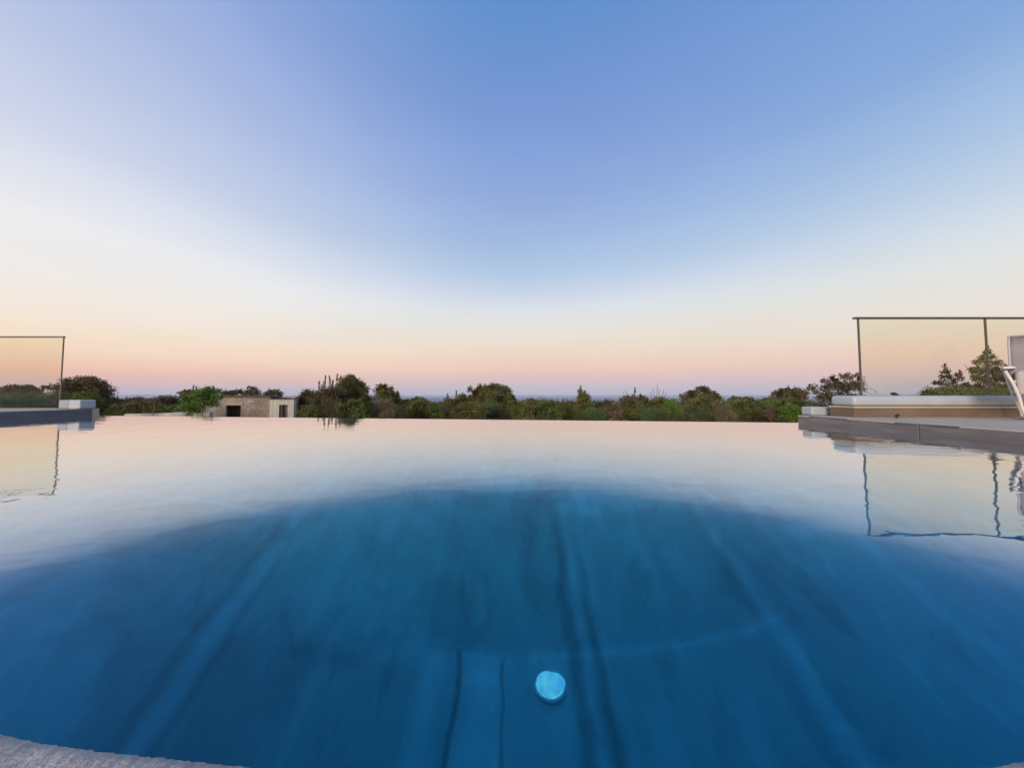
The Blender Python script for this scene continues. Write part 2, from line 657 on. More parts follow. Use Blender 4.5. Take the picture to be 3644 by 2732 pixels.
def build_terrain():
    t = NT('dry_ground')
    v = t.coord()
    n = t.noise(v, 0.35, 6, 0.6)
    n2 = t.noise(v, 4.0, 5, 0.6)
    c = t.ramp(n, [(0.35, (0.035, 0.038, 0.018)), (0.52, (0.07, 0.058, 0.036)), (0.7, (0.12, 0.095, 0.065))])
    c = t.mix(t.math('MULTIPLY', n2, 0.4), c, (0.05, 0.05, 0.022))
    t.principled(c, 0.95, 0, t.bump(n2, 0.5, 0.05))
    rs = [0, 6, 12, 18, 24, 30, 36, 45, 60, 80, 100, 120, 160, 220, 300, 400, 550, 750, 1000, 1200, 1450, 1700]
    n_a = 120
    V = [(0, 0, ground_z(0, 0))]
    F = []
    for i, r in enumerate(rs[1:]):
        for k in range(n_a):
            a = 2 * math.pi * k / n_a
            x, y = r * math.sin(a), r * math.cos(a)
            V.append((x, y, ground_z(x, y)))
    for k in range(n_a):
        F.append((0, 1 + (k + 1) % n_a, 1 + k))
    for i in range(len(rs) - 2):
        b0 = 1 + i * n_a
        b1 = b0 + n_a
        for k in range(n_a):
            k2 = (k + 1) % n_a
            F.append((b0 + k, b0 + k2, b1 + k2, b1 + k))
    o = mesh_np('ground', V, F, t.m, smooth=True)
    tag(o, kind='structure')


build_terrain()


def build_sea():
    t = NT('sea')
    v = t.coord()
    n = t.noise(v, 0.012, 6, 0.65)
    c = t.ramp(n, [(0.3, (0.06, 0.13, 0.24)), (0.7, (0.09, 0.17, 0.30))])
    t.principled(c, 0.6, 0, None, spec=0.12)
    mb = MB()
    s = 26000
    vs = [mb.bm.verts.new(p) for p in ((-s, -2000, -33), (s, -2000, -33), (s, s, -33), (-s, s, -33))]
    mb.bm.faces.new(vs)
    tag(mb.build('sea', t.m), kind='structure')
    # low far coast
    t = NT('far_hills')
    c = t.ramp(t.noise(t.coord(), 0.004, 6), [(0.35, (0.09, 0.10, 0.10)), (0.7, (0.15, 0.145, 0.14))])
    t.principled(c, 0.95)
    V, F = [], []
    rnd = random.Random(4)
    n = 260
    for i in range(n + 1):
        a = R(-62 + 124 * i / n)
        h = 14 + 16 * (0.5 + 0.5 * math.sin(i * 0.11)) * (0.6 + 0.4 * math.sin(i * 0.047 + 2)) + 6 * math.sin(i * 0.6) + rnd.uniform(-3, 3)
        for rr, hh in ((9000, -34), (9300, -34 + 0.55 * (h + 38)), (9900, h), (11500, -34)):
            V.append((rr * math.sin(a), rr * math.cos(a), hh))
    for i in range(n):
        for k in range(3):
            b = i * 4 + k
            F.append((b, b + 4, b + 5, b + 1))
    tag(mesh_np('hills', V, F, t.m, smooth=True), kind='structure')


build_sea()

# ------------------------------------------------------------------ vegetation
rng = np.random.default_rng(11)


def leaf_quads(C, S, aspect=0.55, up=0.0):
    """diamond leaves at centres C with half sizes S, random orientation"""
    n = len(C)
    a = rng.normal(size=(n, 3))
    if up > 0:
        a = a * (1 - up)
        a[:, 2] += up * 2.2
    a /= np.linalg.norm(a, axis=1)[:, None]
    b = rng.normal(size=(n, 3))
    b -= a * np.sum(a * b, axis=1)[:, None]
    b /= np.linalg.norm(b, axis=1)[:, None]
    S = S[:, None]
    A = a * S
    B = b * S * aspect
    V = np.stack([C - A, C + B, C + A, C - B], axis=1).reshape(-1, 3)
    F = np.arange(4 * n).reshape(-1, 4)
    return V, F


def clump(c, r, s, dens=1.0, flat=1.0):
    """leaf centres of one bushy lobe"""
    n = int(dens * 11.0 * (r / s) ** 2) + 24
    k = max(8, int(14 * dens))
    d = rng.normal(size=(k, 3))
    d /= np.linalg.norm(d, axis=1)[:, None]
    sub = d * r * rng.uniform(0.35, 0.95, size=(k, 1))
    idx = rng.integers(0, k, n)
    P = sub[idx] + rng.normal(size=(n, 3)) * r * 0.25
    P[:, 2] *= flat
    return P + np.array(c)


def limbs(mb, base, top, ends, r0):
    base, top = Vector(base), Vector(top)
    mid = base.lerp(top, 0.55) + Vector((random.uniform(-.1, .1), random.uniform(-.1, .1), 0)) * (top - base).length
    mb.tube([base, mid, top], [r0, r0 * 0.72, r0 * 0.4], 7)
    for e in ends:
        e = Vector(e)
        s = base.lerp(top, random.uniform(0.35, 0.8))
        m = s.lerp(e, 0.5) + Vector((0, 0, 0.12 * (e - s).length))
        mb.tube([s, m, e], [r0 * 0.42, r0 * 0.25, r0 * 0.08], 5)


def plant(name, label, cat, D, lobes, mat, dens=1.0, leaf=1.0, spires=(), twigs=(), depth=1.0, group=None, skirt=True,
          bark=None, blades=0.0, flat=1.0, lobemats=None):
    """lobes: (x, y, r) measured on the 2211-wide photograph, turned into real volumes at distance D"""
    D = D * 0.858
    s = max(0.026, D * 0.0027) * leaf
    pts = []
    sc = D / 640.0
    swell = 1.0 if name in ('conifer', 'leafy_tree', 'reddish_tree') else 1.17
    xs = []
    ends = []
    zmin = 1e9
    for (px, py, r) in lobes:
        X, Z = at_depth(px * K, py * K, D)
        rr = r * sc * swell
        cosf = 1.0
        nd = 2 if rr > 0.25 else 1
        for q in range(nd):
            dy = (q - 0.5) * rr * 1.1 * depth if nd == 2 else 0
            pts.append((X + random.uniform(-.1, .1) * rr, D + dy + random.uniform(-.2, .2) * rr, Z + random.uniform(-.06, .06) * rr, rr * random.uniform(0.88, 1.05)))
        xs.append((X - rr, X + rr))
        ends.append((X, D, Z))
        zmin = min(zmin, Z - rr)
    x0 = min(a for a, b in xs)
    x1 = max(b for a, b in xs)
    cx = (x0 + x1) / 2
    gz = ground_z(cx, D)
    w = (x1 - x0)
    if skirt:
        z = zmin
        while z > gz + 0.25:
            z -= 0.5
            for q in range(3):
                rr = min(0.55, 0.3 * w + 0.1)
                pts.append((cx + random.uniform(-0.33, 0.33) * w, D + random.uniform(-.3, .3) * w * 0.6, max(z, gz + 0.3), rr))
    root = empty(name, (cx, D, gz))
    tag(root, label, cat, group)
    Cs = [clump((x - cx, y - D, z - gz), r, s, dens * (0.55 if i >= 2 * len(lobes) else 1), flat) for i, (x, y, z, r) in enumerate(pts)]
    C = np.concatenate(Cs)
    S = s * rng.uniform(0.55, 1.25, len(C))
    V, F = leaf_quads(C, S, 0.5 if blades == 0 else 0.16, blades)
    Vs, Fs = [V], [F]
    # upright shoots
    for (px, pyb, pyt, wpx) in spires:
        X, Zt = at_depth(px * K, pyt * K, D)
        _, Zb = at_depth(px * K, pyb * K, D)
        hh = Zt - Zb
        n = int(60 + hh / s * 8)
        u = rng.uniform(0, 1, n) ** 0.9
        wd = wpx * sc * (0.75 * (1 - u) ** 1.5 + 0.13)
        lean = rng.uniform(-0.16, 0.16) * hh
        wig = 0.35 * wpx * sc * np.sin(u * rng.uniform(3, 8) + rng.uniform(0, 6))
        C = np.stack([X - cx + lean * (u - 1) + wig * (1 - u) + rng.normal(size=n) * wd * 0.6, rng.normal(size=n) * wd * 0.6, Zb - gz - 0.12 * hh + 1.12 * hh * u], axis=1)
        V2, F2 = leaf_quads(C, s * rng.uniform(0.6, 1.2, n), 0.35, 0.7)
        Fs.append(F2 + sum(len(v) for v in Vs))
        Vs.append(V2)
    V, F = np.concatenate(Vs), np.concatenate(Fs)
    mesh_np('crown' if cat == 'tree' else 'foliage', V, F, LEAF[mat], root)
    mb = MB()
    top = Vector((0, 0, max(0.5, (max(e[2] for e in ends) - gz) * 0.8)))
    sel = random.sample(ends, min(len(ends), 9))
    r0 = max(0.03, 0.022 * w + 0.02)
    limbs(mb, (0, 0, -0.1), top, [(e[0] - cx, random.uniform(-.2, .2) * w, e[2] - gz) for e in sel], r0)
    for tw in twigs:        # bare twigs, polylines in picture pixels
        P = []
        for (px, py) in tw:
            X, Z = at_depth(px * K, py * K, D)
            P.append((X - cx, 0.0 if not P else random.uniform(-.05, .05), Z - gz))
        mb.tube(P, [max(0.012, D * 0.0009)] + [max(0.008, D * 0.0006)] * (len(P) - 1), 4)
    mb.build('trunk' if cat == 'tree' else 'stems', bark or M_BARK, root)
    return root


def vegetation():
    P = plant
    # --- far left, seen through the glass
    P('umbrella_pine', 'flat-topped dark pine at the far left edge, seen through the glass railing', 'tree', 75, [(8, 842, 7), (20, 839, 7), (33, 838, 8), (44, 842, 6), (28, 850, 8)], 'dark', skirt=False)
    P('umbrella_pine', 'flat-topped dark pine seen through the left glass railing, second from the photo edge', 'tree', 75, [(52, 841, 6), (62, 838, 7), (73, 841, 6), (84, 845, 5), (66, 850, 8)], 'dark', skirt=False)
    P('small_tree', 'tiny round-headed tree on a thin stem above the hedge behind the left glass', 'tree', 60, [(99, 837, 4), (101, 834, 2)], 'dark', skirt=False)
    P('shrub', 'grey-green bush behind the left deck at the very edge of the photo', 'shrub', 15, [(-20, 862, 16), (5, 862, 14), (22, 864, 14), (0, 884, 20), (25, 885, 18)], 'hedge', blades=0.35)
    P('shrub', 'grey-green bush behind the left glass panel, middle of three', 'shrub', 16, [(40, 862, 13), (58, 858, 12), (75, 860, 12), (50, 882, 18), (72, 882, 18)], 'hedge', blades=0.35)
    P('shrub', 'grey-green bush behind the left glass just short of its corner post', 'shrub', 17, [(92, 860, 11), (108, 857, 11), (124, 856, 10), (100, 880, 16), (120, 880, 16)], 'hedge', blades=0.35)
    P('round_tree', 'big dark round-crowned tree right beside the left glass railing', 'tree', 30, [(150, 843, 14), (163, 829, 12), (178, 824, 11), (193, 822, 9), (204, 826, 10), (213, 835, 10), (218, 846, 9), (176, 845, 19), (198, 850, 18), (158, 862, 17), (188, 868, 18), (213, 866, 12)], 'brown', 1.25)
    P('shrub', 'leafy green bush at the foot of the big round tree behind the white curb block', 'shrub', 20, [(168, 862, 9), (182, 857, 10), (196, 862, 9), (208, 868, 9), (175, 876, 12), (200, 884, 14), (218, 880, 9)], 'green')
    # --- scrub line between the left deck and the bright green tree
    xs = [(238, 866, 9, 'brown'), (258, 869, 9, 'olive'), (279, 867, 10, 'brown'), (300, 868, 9, 'brown'), (321, 870, 9, 'olive'), (345, 869, 11, 'brown'), (368, 866, 12, 'brown')]
    nm = ['just right of the big round tree', 'left of the humped brown one', 'with a humped brown top', 'below the palest stretch of pink sky', 'low and olive, middle of the scrub line', 'two left of the bright green tree', 'brown, directly left of the bright green tree']
    for (x, y, r, m_), t_ in zip(xs, nm):
        P('scrub_tree', 'low scrub tree left of the hut, ' + t_, 'tree', 40 + (x % 7), [(x - 7, y, r * .8), (x + 5, y - 2, r * .85), (x, y + 12, r * 1.3), (x - 8, y + 18, r), (x + 9, y + 16, r)], m_)
    for x, y, m_, t_ in [(240, 886, 'olive', 'at the end of the left deck'), (275, 884, 'olive', 'where the pale strip of wall begins'), (308, 880, 'brown', 'above the left piece of the pale wall'), (335, 884, 'olive', 'at the gap in the pale wall'), (375, 886, 'green', 'beside the foot of the bright green tree')]:
        P('low_shrub', 'low olive-brown bush near the water edge ' + t_, 'shrub', 29, [(x - 10, y, 9), (x + 6, y - 3, 9), (x + 14, y + 5, 8), (x, y + 10, 10)], m_)
    P('umbrella_pine', 'small flat-topped pine peeping over the left shoulder of the bright green tree', 'tree', 60, [(393, 849, 5), (402, 846, 5), (411, 848, 5), (402, 856, 7)], 'dark', skirt=False)
    P('dry_sapling', 'pale dry sapling tip rising behind the bright green tree', 'tree', 26, [(420, 848, 5), (424, 858, 6)], 'dry', spires=[(418, 850, 832, 5), (424, 850, 834, 4)], skirt=False)
    P('leafy_tree', 'bright green leafy tree standing in front of the stone hut', 'tree', 19,
      [(400, 876, 10), (409, 861, 11), (420, 874, 13), (425, 850, 9), (440, 849, 12), (455, 845, 10), (468, 850, 9), (475, 857, 6), (445, 864, 15), (462, 868, 9), (414, 888, 9), (430, 886, 8)], 'bright', 1.15, leaf=1.15, bark=M_BARK_PALE, skirt=False, twigs=[[(446, 905), (447, 884), (443, 868)]])
    # --- behind the hut
    P('scrub_tree', 'low dark tree behind the left end of the hut roof', 'tree', 42, [(485, 851, 5), (492, 848, 6), (502, 852, 6), (512, 846, 6), (495, 862, 10)], 'brown')
    P('scraggly_tree', 'ragged open-branched tree rising over the middle of the hut roof', 'tree', 40, [(525, 850, 7), (535, 846, 6), (543, 838, 5), (549, 842, 5), (556, 848, 6), (545, 856, 9)], 'brown', 0.6, twigs=[[(545, 858), (543, 842), (541, 832)], [(545, 855), (528, 840)], [(546, 855), (556, 836)]])
    P('scraggly_tree', 'smaller ragged tree over the right half of the hut roof', 'tree', 42, [(575, 851, 6), (586, 846, 6), (596, 845, 6), (603, 851, 6), (588, 858, 9)], 'olive', 0.6, twigs=[[(590, 858), (592, 838)], [(590, 858), (600, 840)]])
    # --- dark group right of the hut
    P('dark_tree', 'dark broad tree just beyond the right side of the white hut annex', 'tree', 30, [(648, 870, 10), (655, 856, 8), (664, 848, 8), (672, 858, 9), (682, 868, 10), (652, 886, 11), (668, 874, 15), (688, 876, 13), (660, 893, 14), (680, 866, 12), (692, 892, 13)], 'dark', twigs=[[(652, 868), (645, 846)], [(655, 868), (652, 840)]])
    P('spiky_tree', 'brown tree with tall upright shoots like candles, left of the tall round tree', 'tree', 25,
      [(682, 864, 10), (688, 856, 11), (698, 851, 11), (710, 849, 11), (722, 845, 10), (732, 848, 10), (693, 876, 14), (715, 872, 16), (730, 872, 14), (702, 893, 13), (726, 893, 14)], 'brown',
      spires=[(689, 856, 823, 8), (703, 850, 810, 7), (711, 850, 811, 8), (719, 846, 820, 7), (729, 842, 807, 8), (736, 842, 811, 8), (695, 852, 830, 6)])
    P('round_tree', 'tallest round-topped tree of the middle, beside the candle-like shoots', 'tree', 27,
      [(747, 825, 9), (756, 818, 9), (765, 823, 9), (755, 834, 14), (748, 850, 14), (766, 850, 14), (757, 870, 18), (760, 888, 18)], 'olive', 1.2)
    P('dark_tree', 'purplish dark tree just behind the right shoulder of the tallest round tree', 'tree', 30, [(773, 832, 8), (781, 830, 7), (786, 840, 8), (778, 848, 11), (784, 862, 12), (775, 878, 13)], 'brown', 1.1, twigs=[[(790, 862), (796, 832)]])
    P('shrub', 'light green bush spread below the purplish dark tree', 'shrub', 19, [(792, 860, 9), (782, 870, 11), (765, 876, 12), (745, 884, 11), (798, 880, 11), (775, 890, 13), (792, 895, 11)], 'green', leaf=1.1)
    P('dry_shrub', 'brown withered bush between two green trees near the middle left', 'shrub', 20, [(803, 862, 8), (811, 858, 8), (806, 876, 10), (814, 888, 9), (802, 893, 8)], 'dry', 0.8, blades=0.5)
    P('round_tree', 'round green-topped tree with sprigs on top, left of the sea gap', 'tree', 27,
      [(820, 843, 9), (831, 839, 9), (842, 844, 9), (850, 855, 8), (832, 854, 13), (845, 866, 12), (856, 872, 10), (835, 878, 15), (855, 888, 12)], 'olive', 1.15, spires=[(822, 838, 827, 6), (831, 835, 829, 5)])
    P('dry_shrub', 'grey withered stalks leaning in front of the green-topped tree', 'shrub', 18, [(824, 876, 8), (834, 872, 9), (843, 880, 9), (828, 892, 9), (845, 893, 9)], 'dry', 0.7, blades=0.75, twigs=[[(838, 905), (832, 868)], [(845, 905), (852, 872)]])
    P('sapling', 'thin dark sapling on the skyline at the left of the sea gap', 'tree', 38, [(858, 848, 3), (859, 856, 4), (864, 866, 7), (868, 878, 9)], 'dark', spires=[(858, 860, 842, 4)])
    P('low_tree', 'low green tree left of the flat dark pine in the sea gap', 'tree', 30, [(878, 868, 6), (870, 878, 9), (884, 880, 9), (876, 892, 11), (893, 888, 9)], 'green')
    P('umbrella_pine', 'small flat dark pine in the gap where the sea first shows', 'tree', 42, [(892, 864, 5), (901, 862, 5), (910, 863, 5), (918, 867, 5), (904, 870, 8), (926, 872, 5)], 'dark', 1.1)
    P('shrub', 'olive bush in front of the small flat pine', 'shrub', 24, [(900, 874, 8), (914, 876, 8), (922, 884, 9), (905, 888, 12), (930, 892, 9)], 'olive')
    P('shrub', 'light green bush left of the dark narrow tops', 'shrub', 22, [(938, 876, 7), (946, 882, 8), (936, 890, 9), (952, 892, 9)], 'green')
    P('thin_tree', 'thin tree with pointed tops and a pale dead branch, left of the broad tree', 'tree', 27,
      [(966, 866, 7), (975, 870, 8), (986, 866, 7), (998, 860, 8), (1005, 868, 9), (965, 882, 11), (985, 884, 13), (1003, 886, 13), (975, 894, 12)], 'olive',
      spires=[(967, 868, 849, 8), (985, 866, 843, 6), (998, 862, 847, 9)], twigs=[[(1001, 904), (985, 884), (968, 872)], [(992, 892), (980, 872)]], bark=M_BARK_PALE)
    P('broad_tree', 'broad domed dark green tree left of centre, widest crown of the middle', 'tree', 27,
      [(1014, 842, 5), (1028, 848, 10), (1036, 838, 6), (1048, 841, 10), (1063, 837, 9), (1078, 839, 10), (1092, 846, 10), (1102, 857, 9), (1040, 864, 17), (1068, 862, 20), (1092, 870, 15), (1025, 878, 14), (1055, 884, 17), (1085, 888, 15), (1018, 862, 9)], 'olive', 1.25,
      spires=[(1036, 836, 828, 8), (1015, 840, 832, 6)])
    P('small_tree', 'narrow dark tree hugging the right side of the broad domed tree', 'tree', 30, [(1108, 860, 5), (1110, 868, 7), (1106, 880, 9)], 'dark', spires=[(1109, 862, 854, 7)])
    P('shrub', 'dark green bush below the right side of the broad domed tree', 'shrub', 21, [(1108, 876, 8), (1120, 880, 9), (1112, 890, 10), (1128, 892, 10)], 'green')
    P('umbrella_pine', 'flat dark pine against the sea, right of the broad domed tree', 'tree', 40, [(1128, 871, 5), (1137, 868, 6), (1147, 865, 6), (1156, 868, 6), (1166, 871, 5), (1147, 876, 9), (1138, 884, 9), (1158, 884, 8)], 'dark', 1.2)
    P('grass_tuft', 'pale straw-coloured grass tuft under the flat dark pine', 'grass tuft', 17, [(1142, 902, 5), (1149, 900, 5), (1136, 905, 4)], 'dry', 0.8, blades=0.8)
    P('shrub', 'bright rounded green bush right of the pale grass tuft', 'shrub', 19, [(1168, 880, 9), (1180, 872, 8), (1190, 868, 6), (1198, 876, 9), (1172, 893, 11), (1190, 890, 13), (1206, 890, 10)], 'green', 1.1, leaf=1.1)
    P('shrub', 'feathery olive bush left of the pointed tree at the centre', 'shrub', 22, [(1208, 872, 6), (1218, 870, 6), (1226, 878, 8), (1214, 888, 10), (1228, 893, 9)], 'olive', 0.8, blades=0.6, spires=[(1204, 874, 862, 4), (1216, 872, 860, 4), (1224, 872, 861, 4)])
    P('dry_shrub', 'reddish brown bush against the left foot of the pointed tree', 'shrub', 24, [(1232, 872, 7), (1238, 880, 8), (1230, 890, 9), (1244, 894, 9)], 'brown')
    P('pointed_tree', 'pointed dark green tree just right of the picture centre', 'tree', 25, [(1254, 846, 5), (1258, 854, 8), (1266, 858, 8), (1255, 866, 11), (1268, 872, 12), (1258, 884, 14), (1274, 888, 11)], 'olive', 1.15, spires=[(1254, 850, 833, 9), (1262, 852, 842, 7)])
    P('low_tree', 'low dark tree right of the pointed tree, below the open sea', 'tree', 28, [(1284, 876, 8), (1296, 872, 6), (1308, 869, 6), (1319, 871, 6), (1290, 888, 11), (1310, 886, 12), (1326, 890, 9)], 'dark')
    P('dry_shrub', 'pale brown bush at the left of the brown dome with a spike', 'shrub', 21, [(1318, 880, 7), (1330, 876, 8), (1324, 892, 9), (1336, 890, 9)], 'dry', 0.8)
    P('domed_tree', 'brown domed tree with one thick upright spike', 'tree', 26, [(1344, 866, 7), (1356, 864, 8), (1368, 862, 8), (1382, 862, 8), (1395, 866, 7), (1352, 880, 12), (1372, 880, 14), (1392, 882, 12), (1360, 893, 12), (1385, 895, 11)], 'brown', 1.1,
      spires=[(1371, 864, 836, 8), (1383, 860, 850, 6)], twigs=[[(1358, 862), (1351, 842)], [(1352, 862), (1345, 846)]])
    P('twiggy_tree', 'bare thin twigs standing above a dark bush, left of the vivid green bush', 'tree', 25, [(1410, 868, 7), (1420, 864, 8), (1432, 864, 8), (1414, 880, 11), (1430, 882, 11)], 'olive', 0.9,
      twigs=[[(1418, 866), (1420, 828)], [(1414, 866), (1410, 838)], [(1428, 866), (1434, 840)], [(1422, 866), (1424, 840)], [(1430, 868), (1438, 848)], [(1410, 868), (1404, 846)]])
    P('shrub', 'vivid green bush between bare twigs and the rounded pine', 'shrub', 19, [(1440, 870, 8), (1452, 868, 8), (1462, 874, 8), (1445, 882, 10), (1460, 884, 9)], 'bright', leaf=1.05)
    P('shrub', 'dark low bush at the water line under the vivid green bush', 'shrub', 17, [(1420, 896, 8), (1436, 898, 8), (1455, 897, 8), (1475, 897, 8), (1495, 898, 8)], 'dark')
    P('rounded_pine', 'stepped round-topped pine right of the vivid green bush', 'tree', 28,
      [(1474, 857, 6), (1488, 850, 6), (1500, 848, 6), (1511, 840, 6), (1520, 840, 7), (1530, 847, 7), (1543, 851, 6), (1550, 860, 6), (1495, 862, 11), (1520, 858, 13), (1540, 866, 10), (1480, 874, 11)], 'brown', 1.15)
    P('shrub', 'olive bush in front of the stepped pine', 'shrub', 21, [(1498, 868, 9), (1514, 864, 10), (1525, 872, 11), (1492, 884, 11), (1512, 888, 13), (1530, 890, 10)], 'olive', 1.1)
    P('reed_clump', 'pale brown dry reeds right of the stepped pine', 'shrub', 17, [(1542, 874, 8), (1552, 868, 7), (1546, 888, 9), (1560, 884, 9), (1572, 890, 9), (1555, 898, 9), (1584, 896, 8)], 'dry', 0.9, blades=0.8, twigs=[[(1550, 905), (1552, 862)], [(1562, 905), (1568, 872)]])
    P('umbrella_pine', 'left one of the twin flat dark pines on the right skyline', 'tree', 46, [(1576, 864, 4), (1584, 861, 5), (1593, 861, 5), (1600, 865, 4), (1588, 868, 7)], 'dark', 1.2)
    P('umbrella_pine', 'right one of the twin flat dark pines on the right skyline', 'tree', 46, [(1606, 863, 4), (1614, 861, 5), (1622, 863, 5), (1628, 867, 4), (1616, 869, 7)], 'dark', 1.2)
    P('shrub', 'broad mid-green bush below the twin flat pines', 'shrub', 23, [(1565, 872, 7), (1578, 872, 8), (1594, 874, 9), (1612, 875, 9), (1585, 888, 12), (1610, 890, 12), (1630, 884, 10)], 'green')
    P('low_tree', 'low dark tree between the twin pines and the long pine grove', 'tree', 38, [(1636, 869, 5), (1648, 866, 6), (1658, 868, 5), (1645, 878, 9), (1660, 880, 8)], 'dark')
    P('pine_grove_tree', 'long flat-topped dark pine left of the reddish tree at the right', 'tree', 32,
      [(1664, 861, 6), (1673, 852, 6), (1683, 846, 6), (1696, 843, 6), (1710, 845, 6), (1722, 844, 6), (1733, 848, 6), (1690, 856, 9), (1710, 857, 9), (1728, 858, 8), (1680, 865, 8)], 'brown', 1.2)
    P('shrub', 'fresh green bush close to the right corner of the pool edge', 'shrub', 17, [(1690, 884, 9), (1704, 880, 9), (1718, 884, 10), (1698, 896, 10), (1718, 898, 9)], 'bright', 0.9)
    P('shrub', 'dark green bush under the long flat-topped pine', 'shrub', 24, [(1650, 878, 9), (1668, 872, 9), (1686, 870, 9), (1704, 868, 9), (1722, 872, 9), (1645, 890, 10), (1740, 876, 10)], 'green', 1.1)
    P('dry_shrub', 'small brown dry bush near the right corner of the pool edge', 'shrub', 18, [(1660, 892, 8), (1672, 889, 7), (1666, 900, 8)], 'dry', 0.8)
    # --- right, behind the deck
    P('reddish_tree', 'reddish dark tree with ragged crown at the left end of the right railing', 'tree', 17,
      [(1735, 850, 10), (1750, 838, 8), (1766, 842, 10), (1782, 823, 7), (1795, 816, 8), (1806, 822, 8), (1818, 812, 7), (1832, 812, 8), (1846, 810, 7), (1857, 818, 7), (1795, 836, 13), (1820, 834, 14), (1845, 832, 12), (1860, 838, 8), (1780, 858, 14), (1810, 858, 14), (1840, 858, 12), (1862, 858, 8)], 'brown', 0.85, leaf=1.25,
      twigs=[[(1855, 850), (1872, 836), (1886, 842), (1893, 850)], [(1850, 820), (1856, 802)], [(1865, 845), (1880, 850)]], skirt=True)
    P('small_tree', 'tiny far tree on the skyline through the glass, nearer to the reddish tree', 'tree', 55, [(1929, 850, 3), (1934, 852, 3)], 'dark', skirt=False)
    P('small_tree', 'tiny far tree on the skyline through the glass, nearer to the jagged conifers', 'tree', 55, [(1999, 847, 4), (2003, 851, 4), (1994, 853, 3)], 'dark', skirt=False)
    P('conifer', 'shorter jagged conifer seen through the glass, left of the tall one', 'tree', 16,
      [(2044, 802, 6), (2033, 814, 6), (2050, 812, 7), (2068, 808, 5), (2024, 826, 6), (2042, 826, 9), (2062, 824, 8), (2072, 818, 5), (2028, 842, 9), (2050, 842, 11), (2070, 840, 10), (2085, 832, 6), (2092, 842, 6)], 'brown', 0.95, leaf=1.2,
      spires=[(2040, 805, 785, 10), (2072, 812, 799, 8), (2018, 830, 822, 8)])
    P('conifer', 'tall jagged conifer behind the railing post and the chair', 'tree', 16,
      [(2132, 762, 6), (2122, 772, 7), (2142, 772, 7), (2112, 784, 7), (2132, 784, 10), (2152, 782, 8), (2100, 797, 5), (2118, 798, 10), (2140, 800, 12), (2160, 796, 8), (2172, 792, 5), (2112, 816, 11), (2138, 818, 14), (2162, 815, 10), (2105, 838, 12), (2135, 840, 14), (2165, 838, 12), (2185, 830, 10), (2200, 845, 10)], 'olive', 1.0, leaf=1.2,
      spires=[(2133, 766, 745, 10), (2096, 800, 793, 10), (2118, 778, 768, 8)])
    for i, (x, t_) in enumerate([(2020, 'at the foot of the shorter conifer'), (2060, 'between the two conifers'), (2105, 'just left of the railing post'), (2150, 'just right of the railing post')]):
        P('hedge_bush', 'clipped green bush behind the right railing, ' + t_, 'shrub', 11, [(x - 14, 850, 10), (x, 848, 11), (x + 15, 849, 11), (x, 866, 16)], 'green')
    P('hedge_bush', 'clipped green bush behind the chair at the photo edge', 'shrub', 11, [(2190, 848, 11), (2205, 848, 11), (2225, 848, 12), (2205, 866, 16)], 'green')
    ORD = ('first', 'second', 'third', 'fourth', 'fifth', 'sixth', 'seventh', 'eighth', 'ninth', 'tenth', 'eleventh', 'twelfth', 'thirteenth', 'fourteenth', 'fifteenth', 'sixteenth', 'seventeenth', 'eighteenth', 'nineteenth', 'twentieth')
    # the row of low bushes just beyond the pool, copies of four grown ones
    rnd = random.Random(21)
    lab = 'low bush in the row right beyond the infinity edge, olive to brown and knee high'
    grp = 'low bushes along the infinity edge'
    protos = [P('low_bush', lab, 'shrub', 23, [(1000, 880, 12), (1014, 884, 13), (988, 886, 11), (1002, 894, 14), (1018, 898, 10)], m_, 1.0, group=grp, blades=bl, skirt=False)
              for m_, bl in (('olive', 0.0), ('hedge', 0.4), ('brown', 0.3), ('olive', 0.6))]
    spots = list(range(674, 1760, 29))
    for i, px in enumerate(spots):
        src = protos[i % 4]
        if i < 4:
            r = src
        else:
            r = src.copy()
            col.objects.link(r)
            for ch in src.children:
                c = ch.copy()
                col.objects.link(c)
                c.parent = r
        D = rnd.uniform(17.5, 22.5)
        X, Z = at_depth((px + rnd.uniform(-8, 8)) * K, 880 * K, D)
        r.location = (X, D, ground_z(X, D) + rnd.uniform(-0.12, 0.12))
        r.rotation_euler = (0, 0, rnd.uniform(0, 6.28))
        word = ('olive', 'grey-green', 'brown', 'feathery olive')[i % 4]
        end = ('the white hut annex', i + 1) if i < len(spots) / 2 else ('the right coping corner', len(spots) - i)
        r['label'] = 'low %s bush, %s from %s along the infinity edge' % (word, ORD[end[1] - 1], end[0])
        q = rnd.uniform(0.85, 1.05)
        r.scale = (q * 1.15, q * 1.15, q * (D * 0.04 / 0.79) ** 0.0)


vegetation()


def far_scrub():
    """the far-off scrub as one mass"""
    Cs, Ss = [], []
    rnd = random.Random(5)
    for i in range(1500):
        r = 62 * (1100 / 62.0) ** (rnd.random() ** 1.25)
        a = R(rnd.uniform(-64, 64))
        x, y = r * math.sin(a), r * math.cos(a)
        h = rnd.uniform(1.6, 3.4) * (1 if r > 110 else 0.75)
        w = h * rnd.uniform(0.7, 1.3)
        s = max(0.16, r * 0.0028)
        n = int(min(90, 26 + (w / s) ** 2 * 3))
        d = rng.normal(size=(n, 3))
        d /= np.linalg.norm(d, axis=1)[:, None]
        P = d * np.array([w, w, h * 0.62]) * rng.uniform(0.6, 1.0, size=(n, 1))
        P += np.array([x, y, ground_z(x, y) + h * 0.35])
        Cs.append(P)
        Ss.append(np.full(n, s) * rng.uniform(0.7, 1.4, n) * 1.5)
    C, S = np.concatenate(Cs), np.concatenate(Ss)
    V, F = leaf_quads(C, S, 0.7)
    o = mesh_np('far_scrub', V, F, LEAF['far'])
    tag(o, 'far-off dark scrub covering the land towards the sea', 'scrub', kind='stuff')


